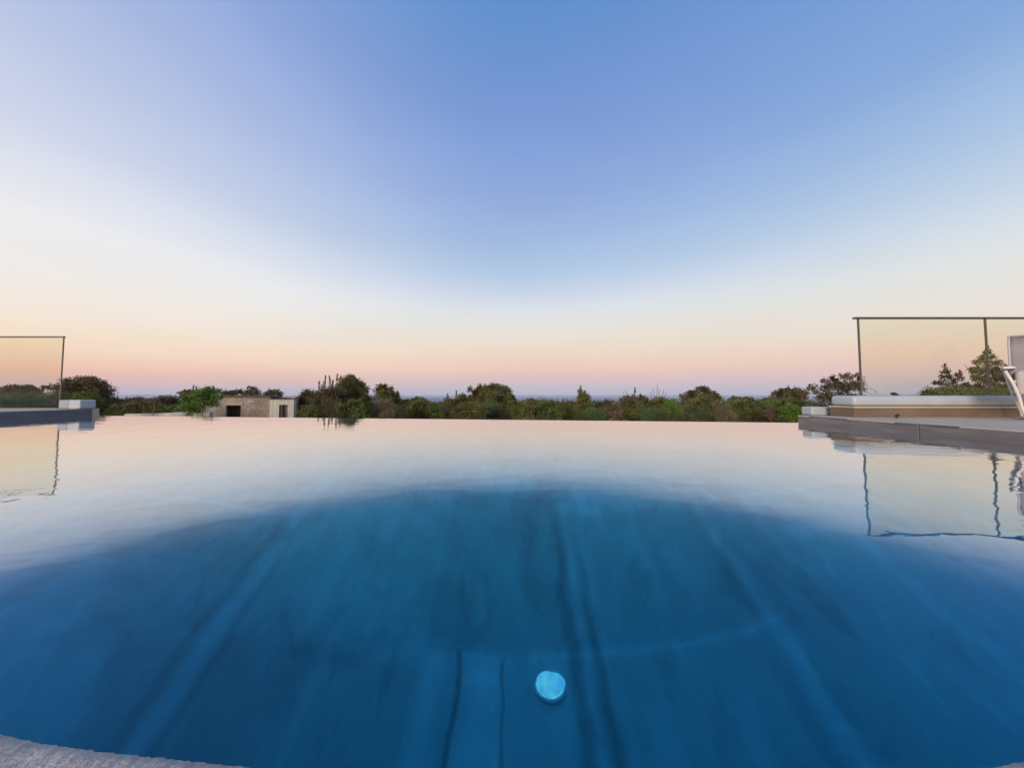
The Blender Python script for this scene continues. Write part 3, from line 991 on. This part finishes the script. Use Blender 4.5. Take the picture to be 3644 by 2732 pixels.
far_scrub()

# ------------------------------------------------------------------ pool
EL = Vector(at_z(324, 1478.5, 0.0))        # two points of the infinity edge
ER = Vector(at_z(2845, 1504, 0.0))
XL, XR = EL.x, ER.x
slope = (ER.y - EL.y) / (ER.x - EL.x)


def edge_y(x):
    return EL.y + (x - EL.x) * slope


YN = 0.18                     # near pool wall (below the coping lip)
DEEP = -2.3          # deep end, near
SHALLOW = -1.0       # far end


def build_pool():
    # basin: floor, side walls, near wall, weir
    mb = MB()
    bm = mb.bm
    T = 0.22

    def prism(poly, z0, z1):
        lo = [bm.verts.new((x, y, z0)) for x, y in poly]
        hi = [bm.verts.new((x, y, z1)) for x, y in poly]
        bm.faces.new(list(reversed(lo)))
        bm.faces.new(hi)
        n = len(poly)
        for i in range(n):
            bm.faces.new((lo[i], lo[(i + 1) % n], hi[(i + 1) % n], hi[i]))
    yl, yr = edge_y(XL), edge_y(XR)
    # floor: deep end near, rising to the weir
    P = [(XL - .2, YN - .2, DEEP), (XR + .2, YN - .2, DEEP), (XR + .2, 0.9, DEEP), (XR + .2, yr - T, SHALLOW), (XL - .2, yl - T, SHALLOW), (XL - .2, 0.9, DEEP)]
    up = [bm.verts.new(p) for p in P]
    dn = [bm.verts.new((p[0], p[1], DEEP - 0.4)) for p in P]
    for F in ((0, 1, 2, 5), (5, 2, 3, 4)):
        bm.faces.new([up[i] for i in F])
        bm.faces.new([dn[i] for i in reversed(F)])
    for i in range(6):
        j = (i + 1) % 6
        bm.faces.new((up[i], dn[i], dn[j], up[j]))
    prism([(XL - .25, yl - T), (XR + .25, yr - T), (XR + .25, yr - .004), (XL - .25, yl - .004)], GZ - 0.3, -0.012)  # weir
    prism([(XL - .25, YN), (XL, YN), (XL, yl - T - .003), (XL - .25, yl - T - .003)], DEEP + .002, -0.05)
    prism([(XR, YN), (XR + .25, YN), (XR + .25, yr - T - .003), (XR, yr - T - .003)], DEEP + .002, -0.05)
    prism([(XL - .25, YN - .2), (XR + .25, YN - .2), (XR + .25, YN - .002), (XL - .25, YN - .002)], DEEP + .003, -0.05)
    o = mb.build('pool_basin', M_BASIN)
    tag(o, kind='structure')
    # water: closed body, surface + film over the weir
    mb = MB()
    bm = mb.bm
    poly = [(XL - .02, YN - .02), (XR + .02, YN - .02), (XR + .02, edge_y(XR + .02)), (XL - .02, edge_y(XL - .02))]
    lo = [bm.verts.new((x, y, DEEP - 0.01)) for x, y in poly]
    hi = [bm.verts.new((x, y, 0.0)) for x, y in poly]
    bm.faces.new(list(reversed(lo)))
    bm.faces.new(hi)
    for i in range(4):
        bm.faces.new((lo[i], lo[(i + 1) % 4], hi[(i + 1) % 4], hi[i]))
    tag(mb.build('pool_water', M_WATER), kind='structure')


build_pool()


def build_copings():
    # right: row of long stone pieces; their face drops to the water
    yr = edge_y(XR)
    ztop = 0.10
    mb = MB()
    mt = MB()
    y = yr + 0.02
    L = 1.25
    i = 0
    while y > -1.5:
        a = y - L
        mb.box((XR, a + 0.004, -0.16), (XR + 0.33, y, ztop - 0.014), 0.006)
        mt.box((XR - 0.004, a + 0.004, ztop - 0.012), (XR + 0.335, y + 0.003, ztop + 0.003), 0.004)
        y = a
        i += 1
    o = mb.build('pool_coping', M_COPING)
    tag(o, kind='structure')
    mt.build('coping_top', M_DECK, o)
    # left
    yl = edge_y(XL)
    ztl = 0.125
    mb = MB()
    y = yl + 0.02
    while y > -1.5:
        a = y - L
        mb.box((XL - 0.30, a + 0.004, -0.16), (XL, y, ztl), 0.012)
        y = a
    o = mb.build('pool_coping', M_COPING_L)
    tag(o, kind='structure')
    # near coping: gently bowed rim right under the camera
    zc = 0.10
    P = [at_z(px, py, zc) for px, py in ((-900, 2420), (-420, 2500), (0, 2588), (150, 2620), (300, 2642), (600, 2674), (907, 2706), (1300, 2752), (1900, 2790), (2600, 2780), (3200, 2745), (3500, 2708), (3644, 2684), (4100, 2610), (4600, 2500))]
    # denser rim + grid of the top, finely roughened
    xs = np.linspace(P[0][0], P[-1][0], 560)
    ys = np.interp(xs, [p[0] for p in P], [p[1] for p in P])
    k = np.ones(9) / 9
    ys = np.convolve(np.pad(ys, 4, mode='edge'), k, mode='valid')
    V, F = [], []
    rows = [(0.0, -0.10), (0.0, -0.02), (0.0, -0.006), (0.003, -0.0015), (0.008, 0.0)] + [(0.008 + 0.006 * j, 0.0) for j in range(1, 70)] + [(1.6, 0.0)]
    r2 = np.random.default_rng(3)
    for j, (back, dz) in enumerate(rows):
        for i, (x, y) in enumerate(zip(xs, ys)):
            rough = r2.normal() * 0.00045 if 2 <= j < len(rows) - 1 else 0
            edge = r2.normal() * 0.00016 if j < 6 else 0
            V.append((x, y - back + edge, zc + dz + rough))
    n = len(xs)
    for j in range(len(rows) - 1):
        for i in range(n - 1):
            a = j * n + i
            F.append((a, a + n, a + n + 1, a + 1))
    o = mesh_np('near_coping', V, F, M_NEAR, smooth=True)
    # body of the rim below the top sheet
    tag(o, kind='structure')
    mb = MB()
    mb.box((XL - 3, -3.2, GZ - .3), (XR + 6, YN - 0.205, 0.094))
    tag(mb.build('terrace_slab', M_DECK), kind='structure')
    # side decks
    mb = MB()
    mb.box((XR + 0.345, YN - 0.2, GZ - .3), (10.5, 4.40, 0.102))
    tag(mb.build('deck', M_DECK), kind='structure')
    mb = MB()
    mb.box((-15.0, YN - 0.2, GZ - .3), (XL - 0.305, yl + 0.33, 0.127))
    tag(mb.build('deck', M_DECK), kind='structure')


build_copings()


def floor_z(x, y):
    k = min(1, max(0, (y - 0.9) / (edge_y(x) - 0.22 - 0.9)))
    return DEEP + (SHALLOW - DEEP) * k


def pool_fitting():
    """pale domed fitting with screws on the pool floor"""
    # apparent place: refract the view ray of the picture point into the water
    px, py = 1188 * K, 1475 * K
    x0, y0 = at_z(px, py, 0.0)
    d = Vector((x0, y0, -CAM_Z)).normalized()
    h = Vector((d.x, d.y, 0))
    sin_i = h.length
    sin_t = sin_i / 1.333
    tan_t = sin_t / math.sqrt(1 - sin_t ** 2)
    hd = h.normalized()
    zf = DEEP
    for _ in range(30):
        q = Vector((x0, y0, 0)) - hd * tan_t * (zf + 0.05)
        zf = floor_z(q.x, q.y)
    root = empty('pool_light', (q.x, q.y, zf), math.atan2(hd.x, hd.y) * -1)
    tag(root, 'small round underwater lamp glowing pale cyan on the pool floor', 'pool light')
    tilt = Matrix.Translation((0, 0, 0.040)) @ Matrix.Rotation(R(4), 4, 'X') @ Matrix.Scale(0.96, 4) @ Matrix.Scale(0.8, 4, Vector((0, 1, 0)))
    mat = mat_plain('pale_plastic', (0.92, 0.92, 0.90), 0.5, var=0.05, scale=14)
    pb = [n for n in mat.node_tree.nodes if n.type == 'BSDF_PRINCIPLED'][0]
    pb.inputs['Emission Color'].default_value = (0.35, 0.85, 1.0, 1)
    pb.inputs['Emission Strength'].default_value = 0.45
    mat2 = mat_plain('lamp_rim', (0.95, 0.95, 0.95), 0.5)
    mb = MB()
    prof = [(0.0, 0.036), (0.03, 0.034), (0.055, 0.028), (0.074, 0.017), (0.081, 0.008), (0.0, 0.0)]
    cover = mb.lathe(prof, 40, tilt).build('lens', mat, root, True)
    for vv in cover.data.vertices:
        a_ = math.atan2(vv.co.y, vv.co.x)
        kk = 1 + 0.085 * math.sin(3 * a_ + 0.6) + 0.05 * math.sin(2 * a_ + 2.0)
        vv.co.x *= kk
        vv.co.y *= kk
    nt_ = mat.node_tree
    nn = nt_.nodes.new('ShaderNodeTexNoise')
    nn.inputs['Scale'].default_value = 24.0
    tc_ = nt_.nodes.new('ShaderNodeTexCoord')
    nt_.links.new(tc_.outputs['Object'], nn.inputs['Vector'])
    rr_ = nt_.nodes.new('ShaderNodeValToRGB')
    rr_.color_ramp.elements[0].position = 0.32
    rr_.color_ramp.elements[0].color = (0.22, 0.55, 1.0, 1)
    rr_.color_ramp.elements[1].position = 0.62
    rr_.color_ramp.elements[1].color = (0.60, 1.0, 0.95, 1)
    nt_.links.new(nn.outputs[0], rr_.inputs[0])
    nt_.links.new(rr_.outputs[0], pb.inputs['Emission Color'])
    MB().lathe([(0.080, 0.010), (0.086, 0.012), (0.092, 0.009), (0.094, -0.002), (0.091, -0.012), (0.0, -0.012), (0.0, -0.002), (0.079, 0.004), (0.080, 0.010)], 40, tilt).build('rim', mat2, root, True)
    MB().lathe([(0.0, 0.0), (0.07, 0.0), (0.066, 0.010), (0.05, 0.016), (0, 0.016)], 28).build('base', mat, root)


pool_fitting()


# ------------------------------------------------------------------ right: low wall, curb, glass railing, chair, spotlight
def right_side():
    # main low wall
    root = empty('low_wall', (4.43, 3.84, 0.102))
    tag(root, 'low tan wall with a rounded pale blue-white cap under the right railing', 'wall')
    X0, X1 = 0.0, 6.0
    mb = MB().box((X0, 0.012, 0.0), (X1, 0.30, 0.116), 0.0)
    mb.build('base', M_WALL, root)
    mb = MB().box((X0 - 0.012, -0.004, 0.118), (X1, 0.31, 0.142), 0.003)
    mb.build('ledge', M_CREAM, root)
    mb = MB().box((X0 + 0.005, 0.004, 0.144), (X1, 0.305, 0.281), 0.045, seg=5)
    mb.build('cap', M_WHITE, root, True)
    bpy.context.view_layer.update()
    # stepped curb
    root = empty('curb', (4.27, 4.23, 0.102))
    tag(root, 'short white stepped curb at the far left corner of the right deck', 'curb')
    MB().box((0, 0, 0), (0.21, 0.16, 0.120), 0.018, seg=3).build('end_block', M_WHITE, root, False)
    MB().box((0.213, 0.012, 0), (0.50, 0.155, 0.116), 0.02, seg=3).build('rail_block', mat_plain('blue_white', (0.42, 0.46, 0.54), 0.4, var=0.05), root)
    MB().box((0.503, -0.03, 0), (0.72, 0.17, 0.148), 0.008).build('step_block', M_WHITE, root)
    # glass railing
    Yg = 3.97
    Xa, Za = at_depth(1852 * K, 688 * K, Yg)
    root = empty('glass_railing', (Xa, Yg, 0.383))
    tag(root, 'glass railing with thin dark top rail on the low wall at the right', 'railing')
    H = Za - 0.383
    Xb, _ = at_depth(2126 * K, 688 * K, Yg)
    W = Xb - Xa
    MB().box((-0.055, -0.022, H - 0.004), (5.4, 0.022, H + 0.020), 0.006).build('top_rail', M_METAL, root)
    for k in range(3):
        x0, x1 = k * W + 0.014, (k + 1) * W - 0.010
        p = MB().box((x0, -0.006, -0.02), (x1, 0.006, H - 0.006)).build('glass_panel', M_GLASS, root)
        MB().box((x0 - 0.003, -0.0065, -0.015), (x0 - 0.0005, 0.0065, H - 0.007)).build('edge', M_GLASS_EDGE, p)
    for k in range(4):
        MB().box((k * W - 0.004, -0.008, -0.01), (k * W + 0.003, 0.010, H - 0.005), 0.002).build('post', M_METAL, root)
    # deck spotlight
    x, y = at_z(1936 * K, 903 * K, 0.102)
    root = empty('deck_spotlight', (x, y, 0.102))
    tag(root, 'tiny black spotlight on the deck in front of the low wall', 'light')
    MB().lathe([(0, 0), (0.016, 0), (0.016, 0.004), (0.005, 0.006), (0.005, 0.022), (0, 0.022)], 16).build('stake', M_BLACK, root)
    MB().lathe([(0, -0.018), (0.010, -0.018), (0.015, 0.0), (0.016, 0.018), (0.012, 0.02), (0, 0.017)], 16, Matrix.Translation((0.004, 0, 0.032)) @ Matrix.Rotation(R(70), 4, 'Y')).build('head', M_BLACK, root)


right_side()


def chair():
    """white framed sling armchair; local +x = sitter's left, front towards -y"""
    # arm front tip of the nearer arm should stand at picture (2160, 799)
    root = empty('garden_chair', (6.10, 3.31, 0.102), R(-57))
    tag(root, 'white framed garden armchair with mauve-grey sling at the right edge of the photo', 'chair')
    W = 0.29
    for s in (-1, 1):
        x = s * W
        # front leg, floor runner, back leg: one bent flat tube
        xi = s * (W - 0.09)
        pts = [(x + s * .02, -0.315, 0.565), (x - s * .022, -0.29, 0.42), (x - s * .052, -0.262, 0.28), (x - s * .066, -0.245, 0.15), (x - s * .078, -0.225, 0.075), (xi, -0.19, 0.030), (xi, -0.12, 0.016), (xi, 0.10, 0.016), (xi, 0.28, 0.016), (xi, 0.335, 0.03), (xi, 0.35, 0.07), (x - s * .04, 0.30, 0.30), (x, 0.235, 0.55)]
        f = MB().tube(pts, 0.0125, 10).build('leg', M_CHAIR, root, True)
        # arm, broad and tapering to the front
        t = bmesh.new()
        prof = [(-0.335, 0.030, 0.600), (-0.30, 0.042, 0.604), (-0.1, 0.042, 0.592), (0.12, 0.024, 0.580), (0.255, 0.02, 0.575)]
        rr = []
        for (y, hw, z) in prof:
            rr.append([t.verts.new((x + a * hw, y, z + b)) for a, b in ((-1, -.012), (1, -.012), (1, .006), (.7, .012), (-.7, .012), (-1, .006))])
        for a, b in zip(rr, rr[1:]):
            for k in range(6):
                t.faces.new((a[k], a[(k + 1) % 6], b[(k + 1) % 6], b[k]))
        t.faces.new(rr[0][::-1])
        t.faces.new(rr[-1])
        mb = MB()
        mb.merge(t)
        arm = mb.build('armrest', M_CHAIR, root)
        MB().tube([(x - s * .03, 0.10, 0.585), (x + s * .02, 0.10, 0.585)], 0.013, 12).build('knob', M_BLACK, arm)
        # side rail of the sling: seat then back
        pts = [(s * (W - .035), -0.285, 0.425), (s * (W - .035), -0.26, 0.455), (s * (W - .035), 0.0, 0.425), (s * (W - .035), 0.20, 0.405), (s * (W - .035), 0.25, 0.43), (s * (W - .035), 0.30, 0.56), (s * (W - .04), 0.40, 0.90), (s * (W - .045), 0.43, 1.03)]
        MB().tube(pts, 0.009, 8).build('side_rail', M_FABRIC, root, True)
    MB().tube([(-W + .09, -0.19, 0.030), (W - .09, -0.19, 0.030)], 0.011, 8).build('crossbar', M_CHAIR, root, True)
    MB().tube([(-W + .09, 0.10, 0.020), (W - .09, 0.10, 0.020)], 0.011, 8).build('crossbar', M_CHAIR, root, True)
    MB().tube([(-(W - .045), 0.43, 1.03), ((W - .045), 0.43, 1.03)], 0.012, 8).build('top_bar', M_CHAIR, root, True)

    def sling(name, prof, wide, th=0.006):
        n = 14
        t = bmesh.new()
        grid = []
        for j, (y, z) in enumerate(prof):
            row = []
            for i in range(n + 1):
                u = -1 + 2 * i / n
                sag = 0.022 * (1 - u * u)
                row.append(t.verts.new((u * wide, y + (sag if name == 'backrest' else 0), z - (sag if name == 'seat' else 0))))
            grid.append(row)
        for a, b in zip(grid, grid[1:]):
            for i in range(n):
                t.faces.new((a[i], a[i + 1], b[i + 1], b[i]))
        r = bmesh.ops.solidify(t, geom=list(t.faces), thickness=th)
        mb = MB()
        mb.merge(t)
        mb.build(name, M_FABRIC, root, True)
    MB().box((-W + .035, -0.285, 0.285), (W - .035, 0.24, 0.56), 0.035, seg=4).build('seat_cushion', M_FABRIC, root, True)
    sling('backrest', [(0.245, 0.44), (0.27, 0.50), (0.30, 0.58), (0.35, 0.74), (0.40, 0.90), (0.428, 1.025)], W - .042)

    for s in (-1, 1):
        x = s * (W - .012)
        t = bmesh.new()
        vs = [t.verts.new((x + dx, y, z)) for (dx, y, z) in ((0, -0.285, 0.57), (s * -.03, -0.255, 0.29), (s * -.03, 0.20, 0.27), (0, 0.24, 0.56))]
        t.faces.new(vs)
        bmesh.ops.solidify(t, geom=list(t.faces), thickness=0.008)
        mb = MB()
        mb.merge(t)
        mb.build('side_panel', M_FABRIC, root)


chair()


# ------------------------------------------------------------------ left: railing and curb block
def left_side():
    Yc = edge_y(XL)
    X1, Zt = at_depth(208 * K, 863 * K, Yc + 0.24)
    X0, _ = at_depth(124 * K, 863 * K, Yc + 0.02)
    z0 = 0.127
    root = empty('curb', (X0, Yc + 0.02, z0))
    tag(root, 'short white curb block at the pool corner below the left railing', 'curb')
    xm = (X1 - X0) * 0.46
    h = Zt - z0
    MB().box((0, 0.008, 0), (xm - 0.002, 0.22, h), 0.03, seg=3).build('shaded_block', mat_plain('shaded_white', (0.30, 0.32, 0.40), 0.5, var=0.05), root)  # darker side of the white curb, shade put into its colour
    MB().box((xm, 0, 0), (X1 - X0, 0.225, h), 0.022, seg=3).build('end_block', M_WHITE, root)
    Yg = Yc + 0.27
    Xc, Zr = at_depth(138 * K, 726 * K, Yg)
    root = empty('glass_railing', (Xc, Yg, z0))
    tag(root, 'glass railing with thin dark top rail on the left deck', 'railing')
    H = Zr - z0
    MB().box((-6.2, -0.022, H - 0.026), (0.012, 0.022, H), 0.006).build('top_rail', M_METAL, root)
    for k in range(3):
        x1 = -k * 2.0 - 0.012
        MB().box((x1 - 1.98, -0.006, 0.004), (x1, 0.006, H - 0.028)).build('glass_panel', M_GLASS, root)
    MB().box((-0.006, -0.010, 0.003), (0.006, 0.010, H - 0.027), 0.002).build('post', M_METAL, root)
    MB().box((-6.2, -0.03, 0.0005), (-0.02, -0.0065, 0.012)).build('base_strip', M_METAL, root)


left_side()


# ------------------------------------------------------------------ stone hut with white annex, pale walls
def hut():
    X, Z = at_depth(635 * K, 860 * K, 21.88)
    gz = ground_z(X, 21.88)
    root = empty('stone_hut', (X, 21.88, gz), R(30))
    root.scale = (0.958, 1, 1)
    tag(root, 'old flat-roofed stone hut with a dark opening and a white annex, behind the green tree', 'hut')
    t = NT('rubble_stone')
    v = t.coord()
    n = t.noise(v, 1.1, 6, 0.6, 0.4)
    vo = t.N('ShaderNodeTexVoronoi')
    vo.inputs['Scale'].default_value = 4.5
    t.L(v, vo.inputs['Vector'])
    c = t.ramp(n, [(0.3, (0.22, 0.17, 0.135)), (0.5, (0.36, 0.295, 0.24)), (0.7, (0.52, 0.46, 0.40))])
    c = t.mix(t.math('MULTIPLY', vo.outputs[0], 0.35), c, (0.16, 0.125, 0.10))
    t.principled(c, 0.95, 0, t.bump(vo.outputs[0], 0.6, 0.04))
    stone = t.m
    t = NT('white_boards')
    v = t.coord()
    w = t.N('ShaderNodeTexWave', wave_type='BANDS', bands_direction='X')
    w.inputs['Scale'].default_value = 2.4
    w.inputs['Distortion'].default_value = 0.4
    t.L(v, w.inputs['Vector'])
    n = t.noise(t.coord((3, 3, 0.5)), 2.5, 5)
    c = t.ramp(n, [(0.3, (0.52, 0.49, 0.43)), (0.65, (0.72, 0.69, 0.62))])
    c = t.mix(t.ramp(w.outputs[1], [(0.0, (0.35, 0.35, 0.35)), (0.2, (0, 0, 0))]), c, (0.26, 0.24, 0.215))
    t.principled(c, 0.8)
    boards = t.m
    H = 0.40 - gz          # stone part height
    Ha = Z - gz            # annex height
    zt = -0.27 - gz        # head of openings
    xa = -1.466
    # stone wall with opening at x -3.9..-3.115
    mb = MB()
    T = 0.35
    mb.box((-4.95, 0.12, -.3), (-3.90, 0.12 + T, H - 0.13))
    mb.box((-3.898, 0.12, zt), (-3.117, 0.12 + T, H - 0.13))
    mb.box((-3.115, 0.12, -.3), (xa - 0.004, 0.12 + T, H - 0.13))
    mb.box((-4.95, 0.12 + T + .002, -.3), (-4.60, 4.6, H - 0.13))
    mb.box((-4.95, 4.602, -.3), (-0.1, 4.95, H - 0.13))
    mb.box((-0.45, 1.4, -.3), (-0.1, 4.6, H - 0.13))
    mb.build('wall', stone, root)
    MB().box((-5.05, 0.04, H - 0.128), (xa + 0.0, 5.05, H), 0.02).build('roof', M_ROOFSLAB, root)
    mb = MB()
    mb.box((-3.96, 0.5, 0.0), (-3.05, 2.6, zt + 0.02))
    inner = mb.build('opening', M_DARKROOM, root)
    MB().box((-3.98, 0.085, zt - 0.002), (-3.0, 0.118, zt + 0.16)).build('lintel', M_CREAM, inner)
    MB().box((-2.72, 0.10, H - 0.50), (-2.40, 0.118, H - 0.36)).build('vent', M_CREAM, root)
    # annex
    mb = MB()
    mb.box((xa, 0.0, -.3), (-0.890, 0.12, Ha - 0.07))
    mb.box((-0.888, 0.0, zt), (-0.402, 0.12, Ha - 0.07))
    mb.box((-0.400, 0.0, -.3), (0.0, 0.12, Ha - 0.07))
    mb.box((-0.12, 0.122, -.3), (0.0, 1.38, Ha - 0.07))
    mb.build('annex', boards, root)
    MB().box((xa - 0.02, -0.06, Ha - 0.068), (0.05, 1.45, Ha), 0.01).build('annex_roof', M_ROOFSLAB, root)
    d = MB().box((-0.884, 0.045, 0.0), (-0.406, 0.09, zt - 0.003)).build('door', M_DOOR, root)
    MB().box((-0.70, 0.035, 0.05), (-0.56, 0.044, zt - 0.06)).build('panel', M_DARKROOM, d)
    for a, b in ((-0.915, -0.889), (-0.401, -0.375)):
        MB().box((a, -0.012, 0.0), (b, -0.001, zt + 0.03)).build('frame', M_CREAM, d)
    # low pale walls left of the green tree
    for (a, b, ya, yb, D, lab) in ((268, 330, 893.5, 892.5, 19.7, 'low pale concrete wall piece nearest the left deck corner'), (330, 398, 893.0, 889, 18.9, 'low pale concrete wall piece left of the bright green tree, higher than its neighbour'),
                                   (398, 452, 890, 890, 18.45, 'low pale concrete wall piece under the bright green tree')):
        x0, z0 = at_depth(a * K, ya * K, D)
        x1, z1 = at_depth(b * K, yb * K, D)
        mb = MB()
        bm = mb.bm
        g = ground_z(x0, D) - .2
        vs = []
        for y in (D, D + 0.25):
            vs.append([bm.verts.new(p) for p in ((x0, y, g), (x1 - .01, y, g), (x1 - .01, y, z1), (x0, y, z0))])
        bm.faces.new(vs[0])
        bm.faces.new(vs[1][::-1])
        for i in range(4):
            bm.faces.new((vs[0][i], vs[1][i], vs[1][(i + 1) % 4], vs[0][(i + 1) % 4]))
        bmesh.ops.bevel(bm, geom=list(bm.edges), offset=0.015, segments=1, affect='EDGES')
        o = mb.build('boundary_wall', mat_plain('pale_concrete', (0.40, 0.40, 0.37), 0.85, var=0.2, scale=2, bump=0.3), None)
        tag(o, lab, 'wall')


hut()


# ------------------------------------------------------------------ air: thin even haze over land and sea
def haze():
    t = NT('haze_air')
    vp = t.N('ShaderNodeVolumePrincipled')
    vp.inputs['Color'].default_value = (0.88, 0.90, 0.97, 1)
    vp.inputs['Density'].default_value = 0.00012
    vp.inputs['Anisotropy'].default_value = 0.0
    t.L(vp.outputs[0], t.out.inputs['Volume'])
    o = MB().box((-27000, -3000, -38), (27000, 27000, 60)).build('haze', t.m)
    tag(o, kind='stuff')


haze()
